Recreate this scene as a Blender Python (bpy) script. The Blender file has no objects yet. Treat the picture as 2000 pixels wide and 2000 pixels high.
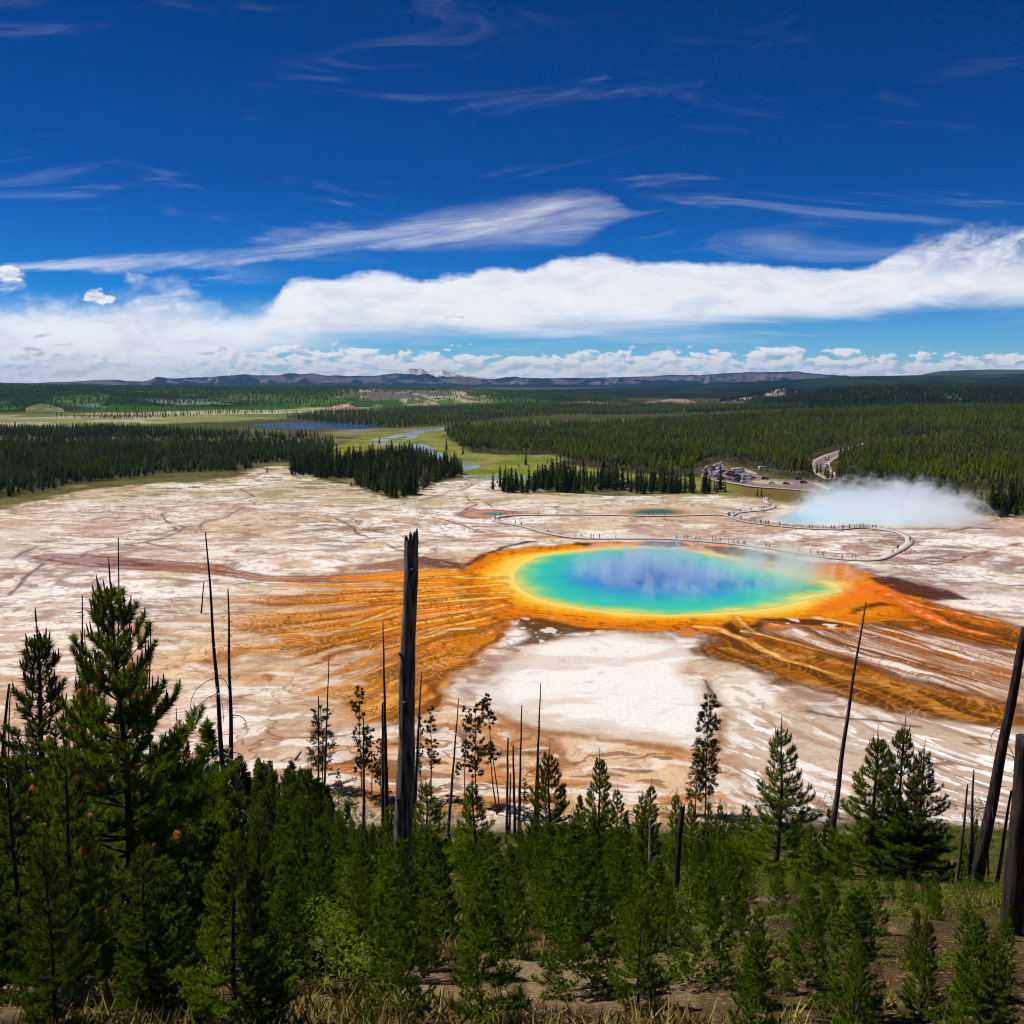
import bpy, bmesh, math, random
import numpy as np
from mathutils import Vector, Matrix

random.seed(7)
rng = np.random.default_rng(7)
SC = bpy.context.scene
COL = SC.collection
F = 1820.0                      # focal length in units of the 2000 px picture
PITCH = math.atan(255.0 / F)
CAMZ = 65.0
CP, SP = math.cos(PITCH), math.sin(PITCH)

# ------------------------------------------------------------------ survey helpers
def ray(X, Y):
    cx = (np.asarray(X, float) - 1000) / F
    cy = (1000 - np.asarray(Y, float)) / F
    return cx, CP + cy * SP, -SP + cy * CP

def G(X, Y, z=0.0):             # sighting -> point on the plain at height z
    dx, dy, dz = ray(X, Y)
    t = (z - CAMZ) / np.minimum(dz, -1e-3)
    return dx * t, dy * t

def GP(pts):
    a = np.array(pts, float)
    x, y = G(a[:, 0], a[:, 1])
    return np.stack([x, y], 1)

def project(x, y, z):
    zz = z - CAMZ
    fw = y * CP - zz * SP
    up = y * SP + zz * CP
    fw = np.where(fw < 1e-3, 1e-3, fw)
    return 1000 + F * x / fw, 1000 - F * up / fw

def hillside(y):
    y = np.asarray(y, float)
    a = (62 - 0.5 * np.maximum(y, -30)) / 3.0
    return 3.0 * np.logaddexp(0, a)

def smooth(a, b, x):
    t = np.clip((x - a) / (b - a), 0, 1)
    return t * t * (3 - 2 * t)

def plain_rise(x, y):
    r = np.hypot(x, y)
    az = np.degrees(np.arctan2(x, np.maximum(y, 1e-3)))
    return 15.0 * smooth(760, 1650, r) * smooth(6, 24, az) * smooth(2600, 1900, r)

def ground_z(x, y):
    return hillside(y) + plain_rise(x, y)

# ------------------------------------------------------------------ numpy noise
def _h(ix, iy, s):
    n = (ix.astype(np.int64) * 374761393 + iy.astype(np.int64) * 668265263 + s * 1442695041) & 0x7fffffff
    n = ((n ^ (n >> 13)) * 1274126177) & 0x7fffffff
    return ((n ^ (n >> 16)) & 0xffff) / 65535.0

def vn(x, y, s=0):
    ix, iy = np.floor(x), np.floor(y)
    fx, fy = x - ix, y - iy
    fx = fx * fx * (3 - 2 * fx); fy = fy * fy * (3 - 2 * fy)
    a = _h(ix, iy, s); b = _h(ix + 1, iy, s); c = _h(ix, iy + 1, s); d = _h(ix + 1, iy + 1, s)
    return (a * (1 - fx) + b * fx) * (1 - fy) + (c * (1 - fx) + d * fx) * fy

def fbm(x, y, s=0, o=4, g=.5):
    v = 0; a = 1; t = 0
    for k in range(o):
        v = v + a * vn(x + 17.3 * k, y - 9.1 * k, s + k); t += a
        a *= g; x = x * 2.03; y = y * 2.03
    return v / t

# ------------------------------------------------------------------ distances
def dist_line(x, y, P, closed=False):
    d = np.full(x.shape, 1e18); tt = np.zeros(x.shape)
    n = len(P); segs = n if closed else n - 1
    L = 0
    for i in range(segs):
        a = P[i]; b = P[(i + 1) % n]
        e = b - a; l2 = e @ e + 1e-9
        t = np.clip(((x - a[0]) * e[0] + (y - a[1]) * e[1]) / l2, 0, 1)
        dd = (x - a[0] - t * e[0]) ** 2 + (y - a[1] - t * e[1]) ** 2
        m = dd < d
        d = np.where(m, dd, d); tt = np.where(m, (i + t) / segs, tt)
    return np.sqrt(d), tt

def inside(x, y, P):
    r = np.zeros(x.shape, bool); n = len(P)
    for i in range(n):
        x0, y0 = P[i]; x1, y1 = P[(i + 1) % n]
        if y0 == y1: continue
        c = ((y0 > y) != (y1 > y)) & (x < (x1 - x0) * (y - y0) / (y1 - y0) + x0)
        r ^= c
    return r

def sdist(x, y, P):             # signed distance to polygon, negative inside
    d, _ = dist_line(x, y, P, True)
    return np.where(inside(x, y, P), -d, d)

def resample(P, n, closed=False):
    P = np.array(P, float)
    Q = np.vstack([P, P[:1]]) if closed else P
    m = len(Q)
    # Catmull-Rom
    out = []
    for i in range(m - 1):
        if closed:
            p0, p3 = P[(i - 1) % len(P)], P[(i + 2) % len(P)]
        else:
            p0 = Q[max(i - 1, 0)]; p3 = Q[min(i + 2, m - 1)]
        p1, p2 = Q[i], Q[i + 1]
        t = np.linspace(0, 1, 12, endpoint=False)[:, None]
        out.append(.5 * (2 * p1 + (p2 - p0) * t + (2 * p0 - 5 * p1 + 4 * p2 - p3) * t ** 2 + (3 * p1 - p0 - 3 * p2 + p3) * t ** 3))
    C = np.vstack(out + [Q[-1:]])
    s = np.concatenate([[0], np.cumsum(np.linalg.norm(np.diff(C, axis=0), axis=1))])
    q = np.linspace(0, s[-1], n + (1 if closed else 0))
    R = np.stack([np.interp(q, s, C[:, k]) for k in range(C.shape[1])], 1)
    return R[:-1] if closed else R

def lin(c):
    c = np.array(c, float) / 255.0
    return np.where(c <= .04045, c / 12.92, ((c + .055) / 1.055) ** 2.4)

def alb(r, g, b, k=.8):         # picture colour -> surface reflectance
    return np.clip(lin((r, g, b)) * k, 0.002, .82)

# ------------------------------------------------------------------ mesh helpers
class MB:
    """collects triangles, quads and materials of ONE mesh"""
    def __init__(s): s.V = []; s.T = []; s.Q = []; s.mt = []; s.mq = []; s.n = 0; s.C = []
    def add(s, V, T=None, Q=None, m=0, c=None):
        V = np.asarray(V, float).reshape(-1, 3)
        if T is not None and len(T):
            T = np.asarray(T, np.int64).reshape(-1, 3); s.T.append(T + s.n); s.mt.append(np.full(len(T), m))
        if Q is not None and len(Q):
            Q = np.asarray(Q, np.int64).reshape(-1, 4); s.Q.append(Q + s.n); s.mq.append(np.full(len(Q), m))
        s.V.append(V); s.n += len(V)
        if c is not None: s.C.append(np.broadcast_to(np.asarray(c, float), (len(V), 3)))
    def box(s, lo, hi, m=0, c=None):
        x0, y0, z0 = lo; x1, y1, z1 = hi
        V = [(x0,y0,z0),(x1,y0,z0),(x1,y1,z0),(x0,y1,z0),(x0,y0,z1),(x1,y0,z1),(x1,y1,z1),(x0,y1,z1)]
        Q = [(0,3,2,1),(4,5,6,7),(0,1,5,4),(1,2,6,5),(2,3,7,6),(3,0,4,7)]
        s.add(V, None, Q, m, c)
    def tube(s, pts, rad, n=6, m=0, cap=True, jag=0, c=None):
        P = np.array(pts, float); R = np.broadcast_to(np.asarray(rad, float), (len(P),))
        T = np.gradient(P, axis=0); T /= np.linalg.norm(T, axis=1)[:, None] + 1e-9
        ref = np.array([0, 0, 1.]) if abs(T[0, 2]) < .8 else np.array([1., 0, 0])
        A = np.cross(T, ref); A /= np.linalg.norm(A, axis=1)[:, None] + 1e-9
        B = np.cross(T, A)
        a = np.arange(n) * 2 * math.pi / n
        ring = (A[:, None] * np.cos(a)[None, :, None] + B[:, None] * np.sin(a)[None, :, None]) * R[:, None, None]
        V = (P[:, None] + ring).reshape(-1, 3)
        k = np.arange(len(P) - 1)[:, None] * n; j = np.arange(n)[None]
        Q = np.stack([k + j, k + (j + 1) % n, k + n + (j + 1) % n, k + n + j], -1).reshape(-1, 4)
        tr = []
        if cap:
            V = np.vstack([V, P[:1], P[-1:]]); q = len(P) * n
            for i in range(n):
                tr.append((q, (i + 1) % n, i)); tr.append((q + 1, (len(P) - 1) * n + i, (len(P) - 1) * n + (i + 1) % n))
        s.add(V, tr, Q, m, c)
    def mesh(s, name, mats, smooth=False):
        V = np.vstack(s.V) if s.V else np.zeros((0, 3))
        T = np.vstack(s.T) if s.T else np.zeros((0, 3), np.int64)
        Q = np.vstack(s.Q) if s.Q else np.zeros((0, 4), np.int64)
        me = bpy.data.meshes.new(name)
        me.vertices.add(len(V)); me.vertices.foreach_set('co', V.astype(np.float32).ravel())
        nl = len(T) * 3 + len(Q) * 4
        me.loops.add(nl); me.loops.foreach_set('vertex_index', np.concatenate([T.ravel(), Q.ravel()]).astype(np.int32))
        me.polygons.add(len(T) + len(Q))
        ls = np.concatenate([np.arange(len(T)) * 3, len(T) * 3 + np.arange(len(Q)) * 4]).astype(np.int32)
        me.polygons.foreach_set('loop_start', ls)
        mi = np.concatenate(s.mt + s.mq) if (s.mt or s.mq) else np.zeros(0)
        me.polygons.foreach_set('material_index', mi.astype(np.int32))
        if smooth: me.polygons.foreach_set('use_smooth', np.ones(len(mi), bool))
        for m in (mats if isinstance(mats, (list, tuple)) else [mats]): me.materials.append(m)
        if s.C:
            C = np.vstack(s.C); at = me.attributes.new('Col', 'FLOAT_COLOR', 'POINT')
            at.data.foreach_set('color', np.hstack([C, np.ones((len(C), 1))]).astype(np.float32).ravel())
        me.update(calc_edges=True)
        return me

def link(name, me, parent=None, loc=None):
    o = bpy.data.objects.new(name, me); COL.objects.link(o)
    if parent is not None: o.parent = parent
    if loc is not None: o.location = loc
    return o

def empty(name, loc=(0, 0, 0)):
    o = link(name, None); o.location = loc; o.empty_display_size = .2
    return o

def tag(o, label=None, cat=None, group=None, kind=None):
    if label: o['label'] = label
    if cat: o['category'] = cat
    if group: o['group'] = group
    if kind: o['kind'] = kind
    return o

def dup(root, loc, rz=0.0, sc=(1, 1, 1), tilt=(0, 0)):
    r = root.copy(); COL.objects.link(r)
    r.location = loc; r.scale = sc; r.rotation_euler = (tilt[0], tilt[1], rz)
    for ch in root.children:
        c = ch.copy(); COL.objects.link(c); c.parent = r
        for g in ch.children:
            d = g.copy(); COL.objects.link(d); d.parent = c
    return r

# ------------------------------------------------------------------ material helpers
class NT:
    def __init__(s, tree): s.t = tree; s.n = tree.nodes; s.l = tree.links
    def new(s, typ, **kw):
        n = s.n.new(typ)
        for k, v in kw.items(): setattr(n, k, v)
        return n
    def put(s, sock, v):
        if v is None: return
        if hasattr(v, 'is_output') or hasattr(v, 'links'): s.l.new(v, sock)
        else: sock.default_value = v
    def m(s, op, a, b=None, c=None, clamp=False):
        n = s.n.new('ShaderNodeMath'); n.operation = op; n.use_clamp = clamp
        s.put(n.inputs[0], a); s.put(n.inputs[1], b); s.put(n.inputs[2], c)
        return n.outputs[0]
    def ss(s, x, a, b):         # smoothstep a..b
        n = s.n.new('ShaderNodeMapRange'); n.interpolation_type = 'SMOOTHSTEP'
        s.put(n.inputs[0], x); s.put(n.inputs[1], a); s.put(n.inputs[2], b); n.inputs[3].default_value = 0; n.inputs[4].default_value = 1
        return n.outputs[0]
    def noise(s, vec, scale, detail=4, rough=.55, dist=0.0, dim='3D'):
        n = s.n.new('ShaderNodeTexNoise'); n.noise_dimensions = dim
        s.put(n.inputs['Vector'], vec); n.inputs['Scale'].default_value = scale; n.inputs['Detail'].default_value = detail
        n.inputs['Roughness'].default_value = rough; n.inputs['Distortion'].default_value = dist
        return n.outputs['Fac']
    def mix(s, f, a, b, bt='MIX'):
        n = s.n.new('ShaderNodeMix'); n.data_type = 'RGBA'; n.blend_type = bt
        s.put(n.inputs[0], f)
        for k, v in ((6, a), (7, b)):
            if isinstance(v, (tuple, list, np.ndarray)): v = (float(v[0]), float(v[1]), float(v[2]), 1.0)
            s.put(n.inputs[k], v)
        return n.outputs[2]
    def xyz(s, x, y, z):
        n = s.n.new('ShaderNodeCombineXYZ'); s.put(n.inputs[0], x); s.put(n.inputs[1], y); s.put(n.inputs[2], z)
        return n.outputs[0]
    def vm(s, op, a, b):
        n = s.n.new('ShaderNodeVectorMath'); n.operation = op; s.put(n.inputs[0], a); s.put(n.inputs[1], b)
        return n.outputs[0]

def new_mat(name, rough=.9, spec=.2):
    m = bpy.data.materials.new(name); m.use_nodes = True
    N = NT(m.node_tree); b = m.node_tree.nodes['Principled BSDF']
    b.inputs['Roughness'].default_value = rough; b.inputs['Specular IOR Level'].default_value = spec
    return m, N, b

def noise_mat(name, c1, c2, scale=3.0, rough=.9, detail=4, bump=0.0, spec=.2, stretch=None, metal=0):
    m, N, b = new_mat(name, rough, spec)
    tc = N.new('ShaderNodeTexCoord').outputs['Object']
    if stretch: tc = N.vm('MULTIPLY', tc, stretch)
    n = N.noise(tc, scale, detail, .6)
    f = N.ss(n, .35, .65)
    N.put(b.inputs['Base Color'], N.mix(f, c1, c2))
    b.inputs['Metallic'].default_value = metal
    if bump:
        bp = N.new('ShaderNodeBump'); bp.inputs['Strength'].default_value = bump; bp.inputs['Distance'].default_value = .05
        N.put(bp.inputs['Height'], n); N.put(b.inputs['Normal'], bp.outputs[0])
    return m
# ------------------------------------------------------------------ pool and run-off outlines (surveyed)
POOL = resample(GP([(1004,1127),(1012,1110),(1029,1098),(1053,1088),(1107,1079),(1180,1073),(1288,1070),(1372,1081),(1445,1096),(1517,1112),
        (1590,1131),(1644,1152),(1626,1161),(1572,1172),(1517,1185),(1463,1192),(1372,1198),(1288,1200),(1180,1193),(1107,1182),(1060,1171),(1027,1156),(1009,1142)]), 160, True)
PC = POOL.mean(0)
WHITE = GP([(985,1312),(1000,1290),(1050,1262),(1107,1247),(1162,1240),(1216,1236),(1300,1250),(1343,1267),(1362,1282),(1338,1298),(1340,1315),(1385,1345),(1400,1400),(1390,1440),
        (1370,1462),(1300,1450),(1238,1441),(1168,1431),(1083,1423),(1016,1400),(960,1372),(930,1345)])
FAN = GP([(985,1120),(700,1140),(560,1146),(470,1160),(400,1185),(345,1230),(330,1280),(380,1312),(480,1322),(560,1345),(640,1392),(700,1432),(780,1410),
        (861,1346),(915,1320),(948,1298),(985,1268),(1003,1240),(1010,1212),(1010,1190)])
RB1 = GP([(1690,1200),(1760,1178),(1807,1170),(1916,1203),(2020,1230),(2020,1272),(1900,1262),(1807,1243),(1740,1228),(1690,1210)])
RB2 = GP([(1345,1236),(1400,1222),(1470,1222),(1560,1255),(1660,1290),(1760,1322),(1870,1348),(2020,1385),(2020,1432),(1771,1394),(1662,1362),(1532,1336),(1445,1300),(1362,1282)])
RST = GP([(1480,1205),(1700,1200),(1900,1262),(2020,1275),(2020,1440),(1800,1370),(1560,1262)])
BOT = GP([(780,1400),(850,1350),(940,1375),(1016,1405),(1083,1427),(1168,1435),(1238,1445),(1350,1463),(1500,1492),(1700,1510),(1800,1530),(1850,1640),(1500,1660),(800,1640),(640,1560),(640,1420)])
EXC = resample(GP([(1512,1015),(1530,1006),(1570,994),(1650,985),(1780,982),(1860,988),(1885,1002),(1850,1022),(1740,1028),(1660,1026),(1570,1023),(1520,1018)]), 60, True)
SP1 = resample(GP([(908,1003),(935,998),(975,998),(1005,1003),(990,1008),(945,1010),(915,1009)]), 40, True)
SP2 = resample(GP([(1226,1001),(1250,995),(1300,994),(1335,999),(1325,1004),(1280,1006),(1240,1005)]), 40, True)
EDGE = GP([(-300,1040),(-100,1010),(0,994),(60,984),(150,962),(250,949),(330,943),(420,939),(480,930),(500,917),(540,908),(580,911),(600,930),(690,950),(770,976),(820,962),(860,942),
        (930,934),(1000,934),(1050,960),(1130,966),(1220,969),(1350,966),(1430,966),(1500,975),(1560,983),(1620,986),(1700,985),(1860,990),(1900,1003),(2020,1013),(2400,1020),(2600,1700),(-600,1700)])
PURPLE = [GP(p) for p in ([(570,913),(522,920),(492,935),(522,944),(470,955),(500,970),(450,979),(344,990),(313,1006),(328,1019),(362,1031),(326,1048),(283,1059),(217,1066),(170,1078),(158,1088)],
        [(330,1019),(345,1035),(300,1045)], [(75,1068),(48,1078),(25,1092)], [(110,1085),(60,1120),(20,1160)],
        [(283,1059),(350,1075),(400,1090)], [(480,990),(440,1010),(400,1020),(380,1040)])]
CHAN = [GP(p) for p in ([(945,928),(905,958),(925,985),(900,1000)], [(925,940),(860,968),(780,985),(700,1000)], [(600,1000),(680,1005),(700,1030),(790,1048),(820,1070)],
        [(640,1005),(720,1050),(800,1080)], [(905,985),(935,975),(960,990)], [(960,925),(930,945),(895,960)], [(850,1010),(890,1020),(950,1045)],
        [(1760,1093),(1830,1103),(1890,1085),(1990,1060)], [(1500,1215),(1620,1230),(1800,1290),(2010,1350)], [(1700,1240),(1850,1290),(2010,1320)],
        [(1380,1330),(1408,1375),(1400,1360)], [(1540,1360),(1570,1385),(1640,1400),(1800,1420)], [(1850,1040),(1950,1015)], [(1460,1005),(1400,1008),(1330,1005)])]
L1 = GP([(990,1122),(920,1122),(850,1122),(720,1128),(600,1130),(500,1126),(400,1112),(300,1105),(230,1098),(110,1088)])
ARMS = [(GP([(1740,1160),(1780,1182),(1825,1209),(1880,1228),(1960,1247)]), 3.2, (236,106,22)),
        (GP([(1760,1168),(1830,1190),(1900,1203),(1990,1222)]), 1.8, (226,104,25)),
        (GP([(1350,1225),(1390,1228),(1427,1243),(1463,1258),(1514,1276),(1535,1291),(1590,1307),(1662,1327)]), 1.5, (242,176,84)),
        (GP([(1440,1205),(1450,1222),(1480,1240),(1554,1258),(1662,1287)]), .9, (235,165,80)),
        (GP([(1600,1205),(1650,1215),(1700,1230)]), 2.2, (240,160,60)),
        (GP([(985,1165),(900,1172),(815,1180),(750,1200),(660,1234),(620,1240)]), 1.5, (240,170,40)),
        (GP([(985,1180),(880,1210),(800,1222),(720,1245),(640,1260)]), 1.5, (236,150,30)),
        (GP([(930,1225),(880,1232),(860,1245),(820,1252)]), 1.0, (240,215,170)),
        (GP([(980,1140),(850,1150),(760,1165),(640,1180),(560,1182)]), 1.4, (240,165,40)),
        (GP([(990,1155),(900,1160),(800,1172)]), 1.0, (245,190,70)),
        (GP([(960,1205),(880,1222),(830,1250)]), 1.2, (240,160,40)),
        (GP([(990,1130),(860,1128),(760,1135),(640,1142),(560,1140)]), 1.2, (245,190,80)),
        (GP([(1130,1052),(1000,1048),(900,1045)]), 2.0, (205,130,80)),
        (GP([(1420,1095),(1480,1105),(1580,1106)]), 2.0, (232,130,60)),
        (GP([(1330,1060),(1400,1072),(1500,1082)]), 2.6, (232,120,40)),
        (GP([(1440,1062),(1380,1066),(1330,1078)]), 2.6, (235,140,80))]
DARKS = [(GP([(1010,1065),(985,1070),(950,1088),(925,1103),(905,1108),(935,1088),(975,1068),(1020,1058),(1060,1056)]), (62,36,32)),
         (GP([(1664,1198),(1672,1188),(1700,1179),(1730,1176),(1758,1182),(1728,1183),(1700,1187),(1682,1196)]), (70,38,15)),
         (GP([(1690,1128),(1740,1126),(1790,1140),(1850,1150),(1900,1170),(1830,1172),(1770,1160),(1720,1142)]), (66,40,38)),
         (GP([(1120,1058),(1160,1061),(1150,1066),(1115,1064)]), (75,42,32)),
         (GP([(1245,1064),(1270,1057),(1330,1059),(1345,1066),(1300,1070)]), (80,45,35)),
         (GP([(1370,1066),(1450,1070),(1540,1090),(1560,1100),(1480,1094),(1400,1080)]), (110,62,45)),
         (GP([(1400,1222),(1425,1213),(1440,1228),(1450,1245),(1425,1238)]), (70,40,15)),
         (GP([(1458,1225),(1490,1205),(1600,1208),(1690,1228),(1600,1222),(1500,1218),(1475,1238)]), (75,45,20)),
         (GP([(1010,1205),(1060,1205),(1130,1222),(1200,1228),(1110,1238),(1070,1254),(1010,1262),(1040,1240)]), (95,62,30)),
         (GP([(790,1090),(830,1086),(905,1100),(920,1112),(850,1110),(800,1108)]), (110,68,48)),
         (GP([(700,1103),(790,1090),(850,1108),(780,1116),(690,1112)]), (150,105,85)),
         (GP([(1462,1012),(1490,1006),(1530,1003),(1532,1008),(1514,1014),(1500,1018)]), (48,42,38))]
MEADOW = GP([(640,880),(690,860),(715,848),(800,838),(960,836),(880,846),(850,852),(890,866),(920,885),(978,889),(1080,889),(1105,907),(1230,926),(1370,932),(1410,945),(1480,955),(1620,966),(1640,985),(1560,985),(1430,966),(1350,965),(1200,940),(1100,925),(1050,940),(930,935),(905,928),(860,900),(760,870),(660,890)])
LEFTPLAIN = GP([(-400,842),(-400,808),(0,808),(250,806),(420,800),(700,799),(760,806),(600,812),(520,818),(330,826),(180,833)])
CLEAR2 = GP([(960,828),(1100,822),(1230,818),(1235,825),(1100,832),(960,842),(700,850),(620,850),(690,838),(780,836)])
CLEAR3 = GP([(1330,800),(1400,793),(1520,784),(1560,784),(1500,795),(1440,800),(1370,803)])

RIGHTW = GP([(884,866),(900,882),(976,889),(1078,889),(1103,906),(1180,914),(1230,924),(1350,931),(1372,916),(1412,905),(1425,912),(1460,914),(1500,926),(1560,936),(1596,940),(1620,952),(1662,954),(1760,956),(1843,956),(1900,958),(2140,960),
             (2140,812),(2000,814),(1800,818),(1626,820),(1450,822),(1300,828),(1100,834),(900,840),(868,850)])
LEFTW = GP([(-140,985),(0,975),(60,968),(140,948),(254,936),(326,926),(420,922),(475,922),(520,905),(560,903),(590,915),(640,905),(655,880),(650,862),(620,852),(560,852),(400,846),(240,838),(0,840),(-140,842)])

_g = np.random.default_rng(77)
_E = np.array([(545,1140),(500,1150),(455,1166),(420,1188),(385,1215),(372,1245),(400,1275),(470,1298),(550,1318),(620,1345),(690,1395),(745,1405),(800,1385),(850,1345)], float)
_S = np.array([(985,1120),(975,1135),(968,1150),(972,1165),(985,1180),(1000,1195),(1005,1208),(1000,1222)], float)
FINGERS = []
for _k in range(46):
    _u = (_k + _g.uniform(-.4, .4)) / 45; _u = min(max(_u, 0), 1)
    e = np.array([np.interp(_u * (len(_E) - 1), np.arange(len(_E)), _E[:, c]) for c in (0, 1)]); s0 = np.array([np.interp(_u * (len(_S) - 1), np.arange(len(_S)), _S[:, c]) for c in (0, 1)])
    L_ = _g.uniform(.5, 1.0) if _k % 3 else _g.uniform(.8, 1.05); b0 = _g.uniform(0, .35) if _k % 2 else 0.; q = np.linspace(b0, L_, 9)[:, None]
    P = s0 + (e - s0) * q; P[:, 1] += np.sin(q[:, 0] * 3.1) * 14 * (1 if _u < .5 else .2); P += np.cumsum(_g.normal(0, 1, (9, 2)) * [5, 2.2], 0)
    FINGERS.append((GP(P), _g.uniform(.8, 3.0) * (1.5 if _k % 4 == 0 else 1), b0, L_, _k % 5))

def paint_basin(x, y):
    """surface colours of the sinter plain, meadows and forest floor, in ground metres"""
    n = x.size
    w1 = fbm(x / 26, y / 26, 11, 4) - .5; w2 = fbm(x / 26, y / 26, 31, 4) - .5
    w3 = fbm(x / 5, y / 5, 51, 3) - .5; w4 = fbm(x / 5, y / 5, 61, 3) - .5
    xw = x + 13 * w1 + 2.4 * w3; yw = y + 13 * w2 + 2.4 * w4
    xs = x + 3 * w1 + 1.2 * w3; ys = y + 3 * w2 + 1.2 * w4
    nA = fbm(xw / 34, yw / 34, 1, 5); nB = fbm(xw / 14, yw / 14, 2, 5); nC = fbm(xw / 60, yw / 60, 3, 4); nD = fbm(x / 6, y / 6, 4, 4)
    ridge = 1 - np.abs(2 * fbm(xw / 40, yw / 40, 8, 4) - 1)
    X, Y = project(x, y, 0 * x)
    # --- flow coordinates around the pool
    dx, dy = xs - PC[0], ys - PC[1]
    R = np.hypot(dx, dy); TH = np.arctan2(dy, dx)
    stA = fbm(TH * 26 + 3 * w1, R / 70, 71, 4); stB = fbm(TH * 70 + 2 * w2, R / 45, 72, 4)
    ax0, ax1 = GP([(1450,1225),(2000,1398)]); ev = (ax1 - ax0) / np.linalg.norm(ax1 - ax0)
    al = (xs - ax0[0]) * ev[0] + (ys - ax0[1]) * ev[1]; cr = -(xs - ax0[0]) * ev[1] + (ys - ax0[1]) * ev[0]
    rt = smooth(1330, 1420, X)
    cr = cr + 16 * (fbm(al / 55, cr / 60, 181, 3) - .5) + 5 * (fbm(al / 16, cr / 18, 183, 3) - .5) + 6 * np.sin(np.clip(al, 0, 130) / 42)
    rA = fbm(cr / 4 + 2 * w1, al / 60, 171, 5); rB = fbm(cr / 1.6 + 3 * w2, al / 34, 172, 5)
    stA = stA * (1 - rt) + rA * rt; stB = stB * (1 - rt) + rB * rt
    C = np.zeros((n, 3)); M = np.zeros((n, 4))
    def lay(c, a):
        c = np.asarray(c)
        C[:] = C * (1 - a[:, None]) + (c if c.ndim == 2 else c[None]) * a[:, None]
    def s(a, b, v): return smooth(a, b, v)
    # base sinter
    lay(alb(222,200,172), np.ones(n))
    lay(alb(200,172,144), s(.48, .64, nB))
    lay(alb(170,140,122), s(.56, .7, nA) * .55)
    lay(alb(244,235,220), s(.52, .60, fbm(xw / 22, yw / 22, 5, 6)))
    lay(alb(246,240,234), s(.53, .60, fbm(xw / 11, yw / 11, 6, 4)) * s(.4, .55, nC))
    lay(alb(150,112,100), s(.90, .98, ridge) * .75)
    # rear left: tan and faint green
    rear = s(1010, 940, Y + 30 * w1)
    lay(alb(205,188,160), rear * .75)
    lay(alb(150,140,82), rear * s(.52, .64, nB) * .85)
    lay(alb(240,234,222), rear * s(.54, .62, nA))
    lay(alb(104,112,44), rear * s(.63, .70, fbm(xw / 20, yw / 9, 9, 4)) * s(900, 650, X) )
    # purple tint left-middle
    lay(alb(198,164,144), s(.45, .62, nC) * s(700, 500, X) * s(960, 1010, Y) * s(1130, 1070, Y) * .6)
    lay(alb(150,116,120), s(.56, .66, nB) * s(500, 300, X) * s(1040, 1060, Y) * s(1110, 1080, Y) * .6)
    lay(alb(222,186,158), s(1190, 1300, Y) * s(560, 420, X) * .6)
    lay(alb(246,232,216), s(1190, 1300, Y) * s(700, 420, X) * s(.5, .62, nA))
    # mauve ground between walkway and crater, right side
    lay(alb(188,154,136), s(1180, 1320, X) * s(1000, 1020, Y) * s(1150, 1095, Y) * .8 * s(.35, .5, nB + .1))
    lay(alb(246,240,232), s(1300, 1420, X) * s(1000, 1020, Y) * s(1150, 1095, Y) * s(.6, .66, fbm(xw / 16, yw / 16, 15, 4)))
    lay(alb(150,122,116), s(1640, 1760, X) * s(1020, 1060, Y) * s(1190, 1130, Y) * s(.4, .56, nA) * .8)
    lay(alb(244,236,228), s(1640, 1800, X) * s(1020, 1060, Y) * s(1260, 1190, Y) * s(.54, .62, fbm(xw / 30, yw / 16, 16, 4)))
    # fine dry drainage veins
    vein = 1 - np.abs(2 * fbm(xw / 19 + 5, yw / 19, 141, 4) - 1)
    lay(alb(120,88,74), s(.955, .99, vein) * s(.42, .56, nA) * .7)
    vein2 = 1 - np.abs(2 * fbm(x / 9 + 2 * w1, y / 9, 147, 3) - 1)
    lay(alb(158,120,98), s(.95, .99, vein2) * s(.46, .58, nC + .06) * .55)
    lay(alb(206,176,148), s(.53, .62, fbm(xw / 13, yw / 6, 151, 6)) * .6 * s(.40, .52, 1 - nC))
    lay(alb(248,240,228), s(.56, .62, fbm(xw / 13, yw / 6, 153, 6)) * s(.44, .60, nC) * .7)
    lay(alb(128,98,82), s(.62, .68, fbm(xw / 9, yw / 4.5, 155, 6)) * s(.42, .58, nA) * .6)
    lay(alb(246,238,228), s(.60, .65, fbm(xw / 5, yw / 2.6, 157, 5)) * s(.46, .58, nA) * .5)
    lay(alb(168,130,108), s(.60, .66, fbm(xw / 2.2, yw / 2.2, 159, 4)) * .5)
    # bottom: orange tan crackle
    b = s(5, -6, sdist(xw, yw, BOT))
    lay(alb(226,190,154), b)
    lay(alb(190,128,66), b * s(.52, .66, nB) * .8)
    lay(alb(242,222,200), b * s(.50, .60, nA))
    lay(alb(150,92,40), b * s(.58, .68, fbm(xw / 9, yw / 9, 19, 4)) * .8)
    lay(alb(226,222,208), b * s(1560, 1620, Y + 30 * w1) * s(1060, 960, X) * s(600,700,X))
    lay(alb(240,226,210), b * s(.54, .60, fbm(xw / 8, yw / 3.5, 291, 5)) * .8); lay(alb(196,122,54), b * s(.54, .62, fbm(xw / 12 + 4, yw / 6, 293, 5)) * s(1395, 1430, Y) * .75)
    lay(alb(122,76,40), b * s(.60, .67, fbm(xw / 5, yw / 2.6, 295, 5)) * .7); lay(alb(134,84,44), b * s(.955, .985, 1 - np.abs(2 * fbm(xw / 11, yw / 8, 297, 4) - 1)) * .75)
    M[:, 0] = np.maximum(M[:, 0], b * .5)
    nl = s(1150, 1240, Y) * s(760, 640, X)
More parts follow.
